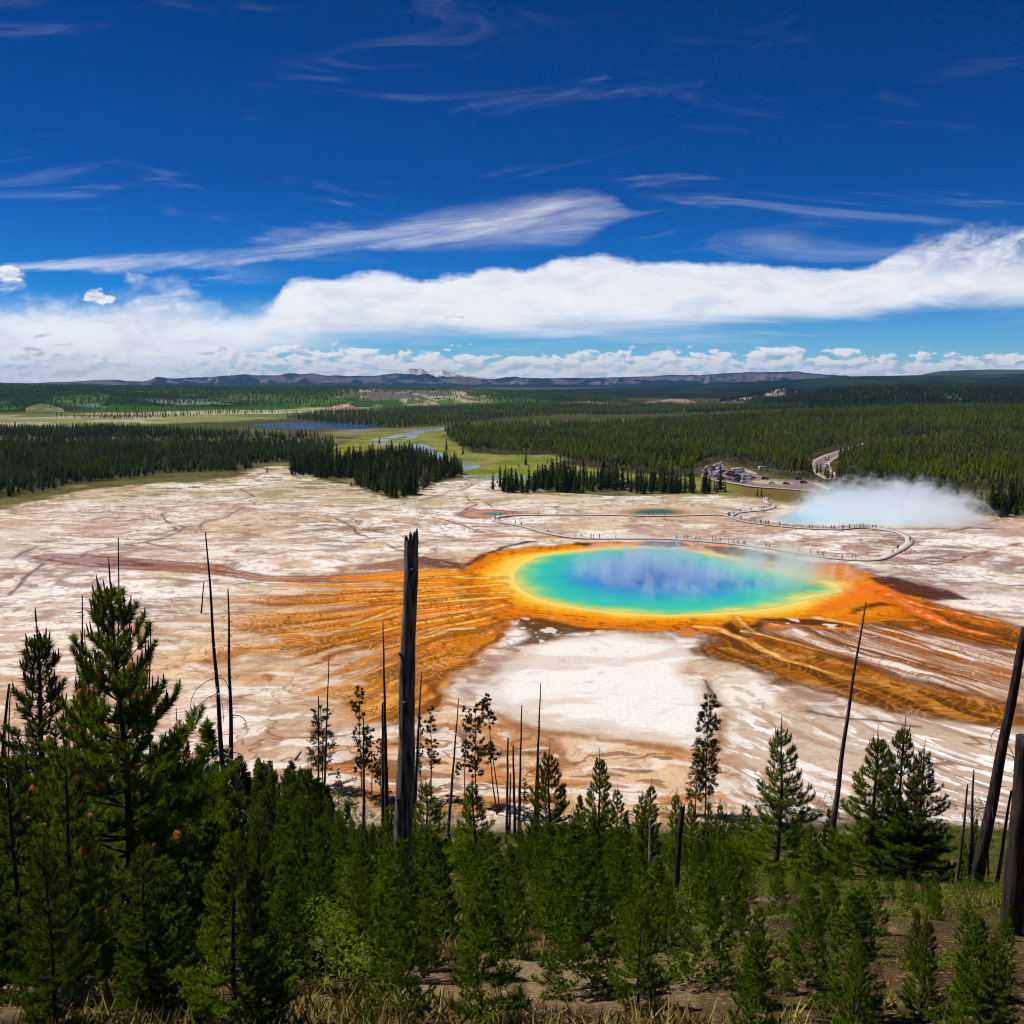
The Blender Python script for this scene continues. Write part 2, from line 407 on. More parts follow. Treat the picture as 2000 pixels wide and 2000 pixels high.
    lay(alb(250,240,228), nl * s(.55, .61, fbm(xw / 9, yw / 3.6, 301, 5)) * .75); lay(alb(188,146,116), nl * s(.55, .63, fbm(xw / 10 + 2, yw / 4.5, 303, 5)) * .7); lay(alb(140,100,78), nl * s(.96, .985, 1 - np.abs(2 * fbm(xw / 13, yw / 7, 305, 4) - 1)) * .7)
    # streak zone on the right
    z = s(6, -10, sdist(xw, yw, RST))
    lay(alb(180,136,96), z); lay(alb(242,232,220), z * s(.54, .6, stB) * s(.42, .52, nB + .04)); lay(alb(164,90,22), z * s(.44, .54, stA)); lay(alb(96,66,44), z * s(.58, .65, 1 - stB) * .85); lay(alb(226,212,196), z * s(.52, .58, fbm(cr / 1.3, al / 17, 271, 5)) * .75); lay(alb(150,82,22), z * s(.56, .63, fbm(cr / 1.1 + 5, al / 20, 273, 5)) * .8)
    rr = s(1370, 1480, X) * s(1360, 1420, Y)
    lay(alb(206,182,160), rr * .75); lay(alb(246,241,236), rr * s(.56, .61, fbm(cr / 2.2, al / 13, 175, 6)) * .85); lay(alb(176,140,112), rr * s(.55, .64, stA) * .7)
    lay(alb(250,247,243), rr * s(.58, .62, fbm(cr / 1.5, al / 5, 178, 4)) * s(.42, .55, nB)); lay(alb(130,96,72), rr * s(.965, .99, 1 - np.abs(2 * fbm(cr / 9, al / 60, 179, 3) - 1)) * .8)
    # white terrace
    d = sdist(xs + 4 * w1, ys + 4 * w2, WHITE)
    wz = s(2, -1.5, d + 5 * (nB - .5))
    lay(alb(226,214,202), wz * .95)
    lay(alb(244,240,233), s(0, -5, d + 9 * (nB - .5)) * s(.28, .38, nB + .12))
    lay(alb(214,196,176), wz * s(.57, .68, fbm(xw / 30, yw / 8, 21, 4)) * .6)
    rim = np.exp(-((d - 2) / 1.6) ** 2)
    lay(alb(160,104,56), rim * s(.4, .6, nB) * s(1380, 1400, Y + 20 * w1) * .8)
    # left fan
    d = sdist(xw + 6 * w1, yw + 6 * w2, FAN)
    q_ = 1.6 + 9 * s(800, 480, X); f = smooth(0, 1, (q_ - (d + 22 * (nB - .5) * s(900, 700, X))) / (2 * q_)); f = f * (1 - .85 * s(.50, .58, fbm(xw / 22 + 3, yw / 11, 265, 5)) * s(860, 740, X)); near = np.exp(-np.maximum(R - 55, 0) / 52)
    fl = s(430, 680, X + 60 * w1); lay(alb(218,184,146), f * .8); lay(alb(208,160,108), f * fl * .8)
    lay(alb(244,222,190), f * s(.54, .62, fbm(xw / 13, yw / 13, 74, 4)) * (1 - near) * .9)
    lay(alb(188,116,24), f * s(.46, .60, stA + .25 * (nB - .5)) * (.25 + .4 * fl))
    lay(alb(150,86,16), f * s(.55, .66, stB + .2 * (nB - .5)) * (.2 + .45 * fl))
    lay(alb(176,112,40), f * s(.52, .66, nA) * s(380, 480, X) * .6)
    lay(alb(240,212,170), f * s(.58, .66, fbm(TH * 34 + 9, R / 50, 75, 4)) * (1 - near))
    lay(alb(238,206,164), f * (1 - near) * s(.53, .58, fbm(xw / 10, yw / 7, 191, 4)) * .9)
    lay(alb(118,68,22), f * fl * s(.955, .985, 1 - np.abs(2 * fbm(TH * 22 + 4 * w1, R / 40, 193, 4) - 1)) * .8)
    lay(alb(140,88,34), f * s(.58, .66, fbm(xw / 16 + 9, yw / 10, 195, 4)) * .7)
    gold = f * s(1190, 1250, Y + 20 * w1) * s(560, 700, X); lay(alb(178,104,12), gold * .8); lay(alb(226,166,84), gold * s(.54, .64, stB)); lay(alb(140,86,18), gold * s(.55, .64, fbm(TH * 44, R / 26, 73, 4)))
    for P, w, b0, L_, kind in FINGERS:
        d2, t = dist_line(xs + 7 * w1 + 1.5 * w3, ys + 7 * w2 + 1.5 * w4, P); tt = b0 + (L_ - b0) * t
        ww = w * (1.25 - .75 * t) * (.5 + nD)
        a = s(ww + .35, ww * .35, d2) * s(1.0, .75, t)
        cs = {0: [(244,150,10),(232,136,14),(196,120,34)], 1: [(238,134,8),(214,122,16),(170,104,36)], 2: [(226,112,8),(176,96,14),(126,78,34)], 3: [(248,190,70),(240,170,60),(222,160,84)], 4: [(150,84,14),(120,70,18),(104,66,36)]}[kind]
        lay(alb(104,62,24), s(ww + 1.3, ww + .1, d2) * .5 * s(1.0, .7, t) * s(.2, .5, tt))
        lay(np.stack([np.interp(tt, [0, .45, 1], v) for v in np.array([alb(*c_) for c_ in cs]).T], 1), a * .92)
    lay(alb(238,134,6), f * np.clip((near * 2.1 - .25) * s(.36, .50, stA + .15), 0, 1))
    lay(alb(248,178,40), f * near * .8 * s(.56, .64, fbm(TH * 52 + 3, R / 60, 76, 4)))
    lay(alb(246,210,150), f * near * s(.62, .67, fbm(TH * 60 + 5, R / 40, 77, 3)))
    lay(alb(234,122,8), f * near * s(.58, .66, fbm(TH * 40 + 2, R / 60, 78, 3)))
    lay(alb(126,76,22), f * fl * s(.6, .66, fbm(TH * 50 + 1, R / 30, 79, 3)) * .75)
    lay(alb(204,124,24), np.exp(-((d + 5) / 6) ** 2) * s(840, 900, X) * s(1225, 1260, Y))
    lay(alb(120,66,22), np.exp(-((d + .5) / 1.1) ** 2) * s(600, 840, X) * s(1215, 1240, Y) * .8)
    M[:, 0] = np.maximum(M[:, 0], f * s(.0, .35, 1 - near) )
    # left arm
    d, t = dist_line(xs + 5 * w1, ys + 5 * w2, L1)
    hw = 9 + 3 * np.sin(t * 9) - 3 * t
    a = s(hw, hw - 5, d)
    cA = np.stack([np.interp(t, [0, .3, .45, .6, .8, 1], v) for v in np.array([alb(242,136,8), alb(236,128,14), alb(206,106,34), alb(170,96,52), alb(150,104,88), alb(172,140,136)]).T], 1)
    lay(cA, a)
    lay(alb(240,160,30), a * s(.56, .62, fbm(t * 9, d / 2.5, 83, 3)) * s(.5, .3, t))
    lay(alb(92,46,26), a * s(.57, .66, fbm(t * 16, d / 2.2, 85, 3)) * s(.3, .5, t) * .8)
    lay(alb(112,62,36), np.exp(-((d - hw + 1) / 1.8) ** 2) * .8 * s(0.2, .4, t))
    # right browns
    for P, c1, c2, c3 in ((RB1, (160,86,12), (200,112,18), (104,58,16)), (RB2, (156,90,18), (192,120,34), (98,60,20))):
        d = sdist(xw, yw, P); a = s(3, -4, d)
        lay(alb(*c1), a); lay(alb(*c2), a * s(.5, .62, stA)); lay(alb(*c3), a * s(.54, .64, stB)); lay(alb(214,150,74), a * s(.60, .68, fbm(xs / 5, ys / 5, 261, 5)) * .6); lay(alb(104,60,16), a * s(.56, .66, fbm(xs / 4, ys / 4, 263, 5)) * .7)
        lay(alb(90,52,26), np.exp(-((d + .5) / 1.6) ** 2) * .7)
        M[:, 0] = np.maximum(M[:, 0], a * .55)
    rip = np.abs(((cr * .25 + al) / 2.6 + 5 * fbm(x / 9, y / 9, 231, 3)) % 1 - .5) * 2
    zr = np.maximum(s(3, -3, sdist(xw, yw, RB1)), np.maximum(s(3, -3, sdist(xw, yw, RB2)), z * .8))
    lay(alb(86,48,16), zr * s(.78, .95, rip) * s(.35, .5, nB) * .6); lay(alb(226,164,84), zr * s(.22, .06, rip) * s(.42, .56, nA) * .5)
    rip = np.abs((R / 2.4 + 6 * fbm(x / 8, y / 8, 233, 3)) % 1 - .5) * 2
    lay(alb(112,68,26), f * (1 - near) * s(.80, .95, rip) * s(.40, .54, nB) * .6); lay(alb(240,208,160), f * (1 - near) * s(.20, .05, rip) * s(.42, .55, nA) * .55)
    # pool rings
    d = sdist(xs, ys, POOL)
    ds = sdist(x + .8 * w3, y + .8 * w4, POOL)
    side = s(1560, 1660, X)
    wY = 7 + 8 * w1 + 1 * s(1010, 960, X); wO = 14.5 + 15 * w2 + 9 * w3 + 5 * s(1110, 1000, X) * s(1130, 1090, Y) + 4 * s(1190, 1200, Y) + 10 * side
    ring = s(wO + 2.5, wO - 1.5, d) * (d > -6)
    lay(alb(118,66,22), s(wO + 7, wO + 1, d) * (d > -6) * s(.3, .5, nB) * s(1060, 1075, Y) * .75)
    lay(alb(228,128,8), ring)
    lay(alb(214,108,8), ring * s(.5, .62, fbm(d / 3, TH * 6, 88, 3)) * .8)
    lay(alb(240,144,8), ring * s(wO * .9, wO * .5, d))
    lay(alb(240,170,30), ring * s(wY + 4, wY - 1, d))
    lay(alb(188,92,8), ring * s(.58, .68, fbm(d / 1.1, TH * 26, 281, 4)) * s(wY - 2, wY + 3, d) * .7); lay(alb(110,60,14), ring * s(.66, .70, fbm(x / 2.2, y / 1.6, 283, 4)) * s(wY, wY + 4, d) * .7)
    lay(alb(244,205,80), ring * s(wY, wY - 5, d + 3 * (nD - .5)))
    lay(alb(238,222,120), ring * s(3.2, 0, ds))
    blob = s(4, -6, sdist(xs, ys, GP([(1640,1148),(1700,1139),(1750,1148),(1775,1166),(1745,1178),(1700,1176),(1650,1190),(1590,1196),(1600,1175)])))
    lay(alb(236,116,24), blob * .9); lay(alb(214,88,18), blob * s(.5, .62, stB) * .6)
    for P, w, c in ARMS:
        d, t = dist_line(xs + 2.5 * w1, ys + 2.5 * w2, P)
        ww = w * (1.05 - .6 * t) * (.8 + .8 * (nD))
        a = s(ww + .5, ww - .9, d) * s(1.0, .82, t)
        lay(alb(116,70,24), s(ww + 1.6, ww + .2, d) * .4 * s(1, .8, t))
        lay(alb(*c), a * .95); lay(alb(246,212,150), a * s(ww * .6, 0, d) * s(.38, .6, fbm(x / 2.4, y / 2.4, 241, 4)) * .7); lay(alb(190,104,20), a * s(.54, .66, fbm(x / 3, y / 3, 243, 4)) * .6)
    for P, c in DARKS:
        d = sdist(xs + 2 * w1, ys + 2 * w2, P)
        a = s(1.5, -1.6, d) * s(.25, .45, nD + .12)
        lay(alb(*c), a * .94)
        lay(alb(236,228,220), s(3, -1, d) * s(.64, .68, fbm(x / 3.4, y / 3.4, 95, 3)) * .85 * s(1190, 1215, Y))
    # small pools and the crater lake rims
    for P, co, ci in ((SP1, (206,120,70), (110,80,90)), (SP2, (206,140,60), (190,140,120))):
        d = sdist(x + w3, y + w4, P)
        lay(alb(*ci), s(8, 2, d) * .85); lay(alb(*co), s(3, -1, d))
    d = sdist(xs, ys, EXC)
    lay(alb(236,226,216), s(12, 3, d) * .7); lay(alb(206,150,96), s(9, 3, d) * s(1600, 1540, X) * s(1000, 990, Y) * .8)
    # channels
    for P in PURPLE:
        d, t = dist_line(x + 4 * w1 + 1.5 * w3, y + 4 * w2 + 1.5 * w4, P)
        lay(alb(182,156,150), s(4, 1., d) * .4 * s(.3, .5, nD)); lay(alb(112,86,94), s(1.2, .3, d - .8 * (nD - .5)) * .8 * s(.30, .42, nB))
    for P in CHAN:
        d, t = dist_line(x + 6 * w1 + 2 * w3, y + 6 * w2 + 2 * w4, P)
        lay(alb(166,128,106), s(3.2, .6, d) * .45 * s(.3, .5, nD)); lay(alb(92,62,52), s(.9, .2, d - .6 * (nD - .5)) * .8 * s(.36, .46, nB))
    M[:, 1] = (1 - .9 * np.maximum(f, np.maximum(ring, s(12, 0, sdist(xw, yw, RB2))))) * (1 - .8 * s(8, 0, sdist(xw, yw, RB1))) * (1 - .7 * b)
    # ---------------- beyond the edge of the sinter: grass and forest floor
    d = sdist(x + 8 * w1, y + 8 * w2, EDGE)
    v = s(-3, 6, d + 16 * (nB - .5))
    lay(alb(112,108,62), v)
    lay(alb(84,88,40), v * s(.45, .6, nB)); lay(alb(150,140,104), v * s(.56, .68, nA) * .8)
    M[:, 1] *= 1 - v; M[:, 0] *= 1 - v; M[:, 3] = v
    # fringe of grass tufts on the sinter side
    lay(alb(128,122,66), s(-26, -2, d) * s(.56, .64, fbm(x / 5, y / 5, 99, 3)) * .8 * (1 - v) * s(1060, 1010, Y))
    farf = s(900, 1500, np.hypot(x, y)); lay(alb(62,74,34), farf * v * .85)
    for P in (LEFTW, RIGHTW):
        a = s(10, -14, sdist(x + 16 * w1, y + 16 * w2, P)); gb = np.exp(-((Y - 861) / 9) ** 2) * s(700, 600, X); lay(alb(50,54,20), a * .9); lay(alb(132,128,98), a * gb * s(.4, .5, nB)); lay(alb(112,104,74), a * s(.60, .68, nB) * .7)
    a = s(8, -8, sdist(x + 10 * w1, y + 10 * w2, MEADOW))
    lay(alb(146,150,66), a); lay(alb(112,136,34), a * s(.48, .62, nA)); lay(alb(170,162,100), a * s(.54, .66, nB) * .7)
    lay(alb(120,104,52), a * s(1400, 1470, X)); lay(alb(96,92,40), a * s(1400, 1470, X) * s(.48, .62, nB))
    a = s(60, -30, sdist(x + 90 * w1, y + 90 * w2, LEFTPLAIN))
    lay(alb(108,128,58), a); lay(alb(150,156,90), a * s(.5, .6, fbm(x / 300, y / 160, 41, 3))); lay(alb(210,198,172), a * s(.6, .65, fbm(x / 160, y / 120, 43, 3)) * .8)
    a = s(20, -20, sdist(x + 30 * w1, y + 30 * w2, CLEAR2)); lay(alb(122,126,72), a); lay(alb(150,142,98), a * s(.5, .62, nA))
    a = s(30, -30, sdist(x + 30 * w1, y + 30 * w2, CLEAR3)); lay(alb(196,196,130), a); lay(alb(236,228,200), a * s(.52, .6, fbm(x / 120, y / 120, 44, 3)))
    # ---------------- the slope at our feet
    h = s(.6, 2.0, hillside(y) * (1 + 1.6 * w1))
    lay(alb(96,80,54), h); lay(alb(72,78,30), h * s(.36, .5, nB)); lay(alb(70,56,40), h * s(.50, .62, nD)); lay(alb(160,136,104), h * s(.6, .7, fbm(x / 3, y / 3, 46, 4)) * .7); lay(alb(60,48,34), h * s(.58, .66, fbm(x / .9, y / .9, 47, 3)))
    M[:, 0] *= 1 - h; M[:, 1] *= 1 - h; M[:, 3] = np.maximum(M[:, 3], h)
    return np.clip(C, .003, .82), M

def build_ground():
    azf = np.radians(np.linspace(-34, 34, 1400))
    azc = np.radians(np.linspace(34, 326, 90))[1:-1]
    az = np.concatenate([azf, azc])
    rows_y = np.concatenate([np.arange(1672, 930, -1.1), np.arange(930, 770, -1.0), np.arange(770, 751, -1.5)])
    dep = np.arctan((rows_y - 1000) / F) + PITCH
    r = np.concatenate([[.8, 2, 3.5, 5], np.arange(7, 121, 1.6), CAMZ / np.tan(dep)])
    r = np.unique(np.concatenate([r[r < 15000], [16000, 20000, 26000]]))
    Rg, Ag = np.meshgrid(r, az, indexing='ij')
    x = (Rg * np.sin(Ag)).ravel(); y = (Rg * np.cos(Ag)).ravel()
    C = np.zeros((x.size, 3)); M = np.zeros((x.size, 4))
    ci = max(1, x.size // 300000)
    for k in np.array_split(np.arange(x.size), ci + 1):
        C[k], M[k] = paint_basin(x[k], y[k])
    z = ground_z(x, y)
    hb = smooth(.5, 4, hillside(y))
    z = z + hb * (1.4 * (fbm(x / 9, y / 9, 120, 4) - .5) + 0.35 * (fbm(x / 1.5, y / 1.5, 121, 2) - .5))
    veg = M[:, 3] * (1 - hb)
    z = z + veg * .8 * (fbm(x / 25, y / 25, 122, 3) - .5) * (np.hypot(x, y) > 560)
    V = np.stack([x, y, z], 1)
    nr, na = len(r), len(az)
    i = np.arange(nr - 1)[:, None] * na; j = np.arange(na)[None]
    Q = np.stack([i + j, i + (j + 1) % na, i + na + (j + 1) % na, i + na + j], -1).reshape(-1, 4)[:, ::-1]
    mb = MB(); mb.add(V, None, Q)
    m, N, b = new_mat('sinter_and_meadow', .95, .0)
    at = N.new('ShaderNodeAttribute', attribute_name='Col'); mk = N.new('ShaderNodeAttribute', attribute_name='Msk')
    sep = N.new('ShaderNodeSeparateColor'); N.l.new(mk.outputs['Color'], sep.inputs[0])
    crk, wst, wet, grs = sep.outputs[0], sep.outputs[1], sep.outputs[2], mk.outputs['Alpha']
    tc = N.new('ShaderNodeTexCoord').outputs['Object']
    wn = N.new('ShaderNodeTexNoise'); wn.inputs['Scale'].default_value = .09; wn.inputs['Detail'].default_value = 4; N.l.new(tc, wn.inputs['Vector'])
    wv = N.vm('MULTIPLY', N.vm('SUBTRACT', wn.outputs['Color'], (.5, .5, .5)), (16, 16, 0))
    tw = N.vm('ADD', tc, wv)
    fine = N.noise(tw, .55, 6, .65); fine2 = N.noise(tw, .16, 5, .6)
    c = at.outputs['Color']
    # plate edges of the algal terraces
    vo = N.new('ShaderNodeTexVoronoi'); vo.feature = 'DISTANCE_TO_EDGE'; vo.inputs['Scale'].default_value = .24
    N.l.new(N.vm('MULTIPLY', tw, (1, .55, 1)), vo.inputs['Vector'])
    vo2 = N.new('ShaderNodeTexVoronoi'); vo2.feature = 'DISTANCE_TO_EDGE'; vo2.inputs['Scale'].default_value = .55
    N.l.new(N.vm('MULTIPLY', tw, (1, .6, 1)), vo2.inputs['Vector'])
    wn2 = N.new('ShaderNodeTexNoise'); wn2.inputs['Scale'].default_value = .07; wn2.inputs['Detail'].default_value = 1.5; N.l.new(tc, wn2.inputs['Vector'])
    tw2 = N.vm('ADD', tc, N.vm('MULTIPLY', N.vm('SUBTRACT', wn2.outputs['Color'], (.5, .5, .5)), (10, 10, 0)))
    N.l.new(N.vm('MULTIPLY', tw2, (1, .55, 1)), vo.inputs['Vector']); N.l.new(N.vm('MULTIPLY', tw2, (1, .6, 1)), vo2.inputs['Vector'])
    e1 = N.m('SUBTRACT', 1.0, N.ss(vo.outputs['Distance'], .012, .06)); e2 = N.m('MULTIPLY', N.m('SUBTRACT', 1.0, N.ss(vo2.outputs['Distance'], .02, .08)), N.ss(fine2, .46, .54))
    e = N.m('MULTIPLY', N.m('MAXIMUM', e1, e2), N.m('MULTIPLY', crk, N.ss(fine2, .40, .60)))
    c = N.mix(N.m('MULTIPLY', e, .66), c, alb(98,52,18))
    # fine white and grey mineral streaks
    ws = N.m('MULTIPLY', wst, N.ss(fine, .56, .68)); c = N.mix(N.m('MULTIPLY', ws, .42), c, alb(250,244,238))
    dk = N.m('MULTIPLY', wst, N.ss(fine2, .56, .70)); c = N.mix(N.m('MULTIPLY', dk, .30), c, alb(150,116,98))
    gn = N.noise(tc, .8, 4, .7); gm = N.m('MULTIPLY', grs, N.ss(gn, .5, .66))
    c = N.mix(N.m('MULTIPLY', gm, .5), c, alb(70,72,32))
    lt = N.noise(tc, 11, 4, .75); c = N.mix(N.m('MULTIPLY', grs, N.ss(lt, .46, .60)), c, N.mix(.5, c, alb(40,30,20))); c = N.mix(N.m('MULTIPLY', grs, N.ss(lt, .44, .36)), c, N.mix(.6, c, alb(190,160,120)))
    vr = N.noise(tc, 1.1, 5, .7); sc = N.m('ADD', .70, N.m('MULTIPLY', vr, .6))
    c = N.mix(1.0, c, N.xyz(sc, sc, sc), 'MULTIPLY')
    N.put(b.inputs['Base Color'], c)
    bp = N.new('ShaderNodeBump'); bp.inputs['Strength'].default_value = .35; bp.inputs['Distance'].default_value = .25
    N.put(bp.inputs['Height'], N.m('ADD', fine, N.m('MULTIPLY', e, -.4))); N.put(b.inputs['Normal'], bp.outputs[0])
    me = mb.mesh('ground', m, True)
    a = me.attributes.new('Col', 'FLOAT_COLOR', 'POINT'); a.data.foreach_set('color', np.hstack([C, np.ones((len(C), 1))]).astype(np.float32).ravel())
    a = me.attributes.new('Msk', 'FLOAT_COLOR', 'POINT'); a.data.foreach_set('color', M.astype(np.float32).ravel())
    tag(link('ground', me), kind='structure')

build_ground()

# ------------------------------------------------------------------ waters
def water_sheet(name, P, z, colf, rough=.25, spec=.35, rings=40, wave=.15, flat=False):
    P = np.asarray(P); c = P.mean(0); n = len(P)
    t = 1 - np.linspace(0, 1, rings) ** 1.6
    V = []; Cc = []
    for q in t[:-1]:
        V.append(np.column_stack([c + (P - c) * q, np.full(n, z)]))
    V = np.vstack(V + [np.array([[c[0], c[1], z]])])
    i = np.arange(rings - 2)[:, None] * n; j = np.arange(n)[None]
    Q = np.stack([i + j, i + (j + 1) % n, i + n + (j + 1) % n, i + n + j], -1).reshape(-1, 4)
    k = (rings - 2) * n
    T = [(k + a, k + (a + 1) % n, len(V) - 1) for a in range(n)]
    if flat:                     # winding outline: plain triangulation
        from mathutils.geometry import tessellate_polygon
        V = np.column_stack([P, np.full(n, z)]); Q = None
        T = [t_ for t_ in tessellate_polygon([[Vector(v_) for v_ in V]])]
        T = [t_ if np.cross(V[t_[1], :2] - V[t_[0], :2], V[t_[2], :2] - V[t_[0], :2]) > 0 else t_[::-1] for t_ in T]
    mb = MB(); mb.add(V, T, Q)
    m, N, b = new_mat(name + '_surface', rough, spec)
    at = N.new('ShaderNodeAttribute', attribute_name='Col')
    tc = N.new('ShaderNodeTexCoord').outputs['Object']
    nz = N.noise(tc, .12, 4, .6); f = N.m('ADD', .86, N.m('MULTIPLY', nz, .28))
    N.put(b.inputs['Base Color'], N.mix(1.0, at.outputs['Color'], N.xyz(f, f, f), 'MULTIPLY'))
    bp = N.new('ShaderNodeBump'); bp.inputs['Strength'].default_value = wave; bp.inputs['Distance'].default_value = .1
    N.put(bp.inputs['Height'], N.noise(tc, 1.2, 3, .6)); N.put(b.inputs['Normal'], bp.outputs[0])
    me = mb.mesh(name, m, True)
    d = -sdist(V[:, 0], V[:, 1], P)
    C = colf(V, d)
    a = me.attributes.new('Col', 'FLOAT_COLOR', 'POINT'); a.data.foreach_set('color', np.hstack([C, np.ones((len(C), 1))]).astype(np.float32).ravel())
    return tag(link(name, me), kind='structure')

def ramp(d, stops):
    xs_ = [s_[0] for s_ in stops]; A = np.array([alb(*s_[1], k=s_[2] if len(s_) > 2 else .8) for s_ in stops])
    return np.stack([np.interp(d, xs_, A[:, k]) for k in range(3)], 1)

def pool_col(V, d):
    n = fbm(V[:, 0] / 9, V[:, 1] / 9, 200, 4) - .5
    dn = d + 9 * n + 7 * (fbm(V[:, 0] / 3.5, V[:, 1] / 3.5, 207, 3) - .5) * smooth(6, 16, d) - 4 * smooth(12, 40, V[:, 0] - PC[0])
    return ramp(dn, [(-3, (238,222,110)), (1.2, (206,214,100)), (3.5, (120,214,140)), (8, (50,204,172)), (15, (34,190,182)), (21, (22,160,196)), (28, (20,132,200)), (38, (14,108,194)), (60, (10,92,186))])
water_sheet('pool_water', POOL, .06, pool_col, .3, .08)
water_sheet('pool_water', SP1, .05, lambda V, d: ramp(d + 3 * (fbm(V[:, 0] / 6, V[:, 1] / 6, 5) - .5) + .35 * (V[:, 0] + 16), [(-6, (92,70,84)), (-2, (200,126,80)), (2, (228,150,84)), (6, (214,132,60)), (9, (120,140,96)), (12, (24,116,124))]), .3, .25, 14)
water_sheet('pool_water', SP2, .05, lambda V, d: ramp(d + 3 * (fbm(V[:, 0] / 6, V[:, 1] / 6, 6) - .5), [(0, (196,130,50)), (3, (150,140,50)), (6, (40,120,70)), (11, (14,112,110))]), .3, .25, 14)
water_sheet('pool_water', EXC, .05, lambda V, d: ramp(d, [(0, (206,216,208)), (3, (186,220,226)), (12, (170,214,232))]), .3, .25, 14)
RIVER = [[(713,862),(750,854),(795,845),(818,839.5),(880,834.5),(910,834),(865,840),(820,847),(812,856),(786,858),(795,851),(770,857),(755,862),(775,865),(795,869),(720,867)],
         [(806,868),(830,869),(850,877),(848,883),(862,884),(866,892),(858,899),(845,895),(825,886),(800,878)],
         [(888,901),(912,904),(932,907),(940,909),(925,917),(900,917),(882,912)],
         [(905,928),(960,931),(1020,931),(1060,933),(1060,938),(1000,936),(930,936),(905,935)]]
for P in RIVER:
    water_sheet('river', resample(GP(P), 50, True), .12, lambda V, d: ramp(d, [(0, (96,104,110)), (4, (70,84,104))]), .16, .5, 8, .03, True)
water_sheet('lake', resample(GP([(492,830),(540,826),(640,825),(745,828),(740,833),(700,838),(560,838),(500,834)]), 60, True), .15, lambda V, d: ramp(d, [(0, (34,60,100)), (20, (14,48,100))]), .35, .3, 8, .3, True)
# ------------------------------------------------------------------ hills and mountains
def hill(name, crest, r0, r1, colf, kind='structure', label=None, cat=None, relief=.12, cols=420, rows=40, power=1.0, gul=60., seed=0, zmin=-3, back=1.25):
    c = np.array(crest, float)
    X = np.linspace(c[0, 0], c[-1, 0], cols); Y = np.interp(X, c[:, 0], c[:, 1])
    dx, dy, dz = ray(X, Y); az = np.arctan2(dx, dy); sl = dz / np.hypot(dx, dy)
    zc = np.maximum(CAMZ + r1 * sl, zmin)
    zc = zc + (fbm(az * r1 / gul, az * 0, seed + 5, 4) - .5) * relief * .35 * np.maximum(zc, 4)
    t = np.concatenate([np.linspace(0, 1, rows), [1.05, 1.15, back]])
    tt, aa = np.meshgrid(t, az, indexing='ij')
    r = r0 + (r1 - r0) * tt
    up = np.clip(tt, 0, 1)
    prof = smooth(0, 1, up) ** power
    n = fbm(aa * r1 / gul, r / (gul * 2.2), seed, 5); gl = 1 - np.abs(2 * fbm(aa * r1 / (gul * 1.3) + .4 * n, r / (gul * 7), seed + 9, 4) - 1)
    z = zc[None] * prof * (1 + relief * ((n - .5) * 1.2 - (gl - .6) * 1.0) * np.sin(np.pi * np.clip(up, 0, 1)) ** .7 * 1.2)
    z = np.where(tt > 1, zc[None] * (1 - ((tt - 1) / (back - 1)) ** 2 * 1.2), z)
    z = np.where(tt == 0, zmin, z)
    x = r * np.sin(aa); y = r * np.cos(aa)
    V = np.stack([x.ravel(), y.ravel(), z.ravel()], 1)
    nr, na = len(t), cols
    i = np.arange(nr - 1)[:, None] * na; j = np.arange(na - 1)[None]
    Q = np.stack([i + j, i + j + 1, i + na + j + 1, i + na + j], -1).reshape(-1, 4)[:, ::-1]
    C = colf(aa.ravel() * r1, r.ravel(), up.ravel(), n.ravel(), gl.ravel(), np.repeat(X[None], nr, 0).ravel())
    mb = MB(); mb.add(V, None, Q[:, ::-1] if False else Q, 0, C)
    me = mb.mesh(name, HILLMAT, True)
    o = link(name, me)
    tag(o, label, cat, None, kind)
    return (az, np.array(r0), r1, zc, prof, V.reshape(nr, na, 3))

def _hillmat():
    m, N, b = new_mat('forested_slope', .95, .0)
    at = N.new('ShaderNodeAttribute', attribute_name='Col'); tc = N.new('ShaderNodeTexCoord').outputs['Object']
    n = N.noise(tc, .03, 6, .75); f = N.m('ADD', .55, N.m('MULTIPLY', n, .9))
    N.put(b.inputs['Base Color'], N.mix(1.0, at.outputs['Color'], N.xyz(f, f, f), 'MULTIPLY'))
    bp = N.new('ShaderNodeBump'); bp.inputs['Strength'].default_value = .6; bp.inputs['Distance'].default_value = 8
    N.put(bp.inputs['Height'], N.noise(tc, .06, 4, .7)); N.put(b.inputs['Normal'], bp.outputs[0])
    return m
HILLMAT = _hillmat()

def mixc(a, b, f): return np.asarray(a) * (1 - f[:, None]) + np.asarray(b) * f[:, None]

def col_ridge(s, r, t, n, g, X):
    c = mixc(alb(22,34,34)[None] * np.ones((len(s), 1)), alb(12,20,26), smooth(.45, .6, n))
    scree = smooth(.58, .70, fbm(s / 70, r / 700, 301, 5)) * smooth(.15, .35, t) * smooth(.98, .82, t)
    scree = np.maximum(scree * smooth(.5, .75, g), smooth(.78, .92, g) * smooth(.25, .45, t) * smooth(1, .9, t) * .6)
    return mixc(c, alb(150,136,142), scree * .62)
hill('mountain', [(-260,752),(0,747),(51,749),(145,745),(217,742),(279,745),(308,738),(348,740),(417,735),(478,732),(522,734),(609,729),(641,734),(712,734),(760,731),(809,732),(853,736),(904,734.5),(940,739),(965,741),(1012,737),(1157,738),(1230,736),(1338,732),(1420,729),(1503,726.5),(1554,726.5),(1608,731),(1662,736),(1760,742),(1900,748)],
     10200, 12400, col_ridge, relief=.75, cols=1100, rows=60, power=.55, gul=300, seed=3)
def col_snow(s, r, t, n, g, X):
    c = mixc(alb(196,160,150)[None] * np.ones((len(s), 1)), alb(150,120,120), smooth(.5, .65, n))
    return mixc(c, alb(226,224,228), smooth(.42, .6, fbm(s / 130, r / 260, 311, 4)) * smooth(.2, .5, t))
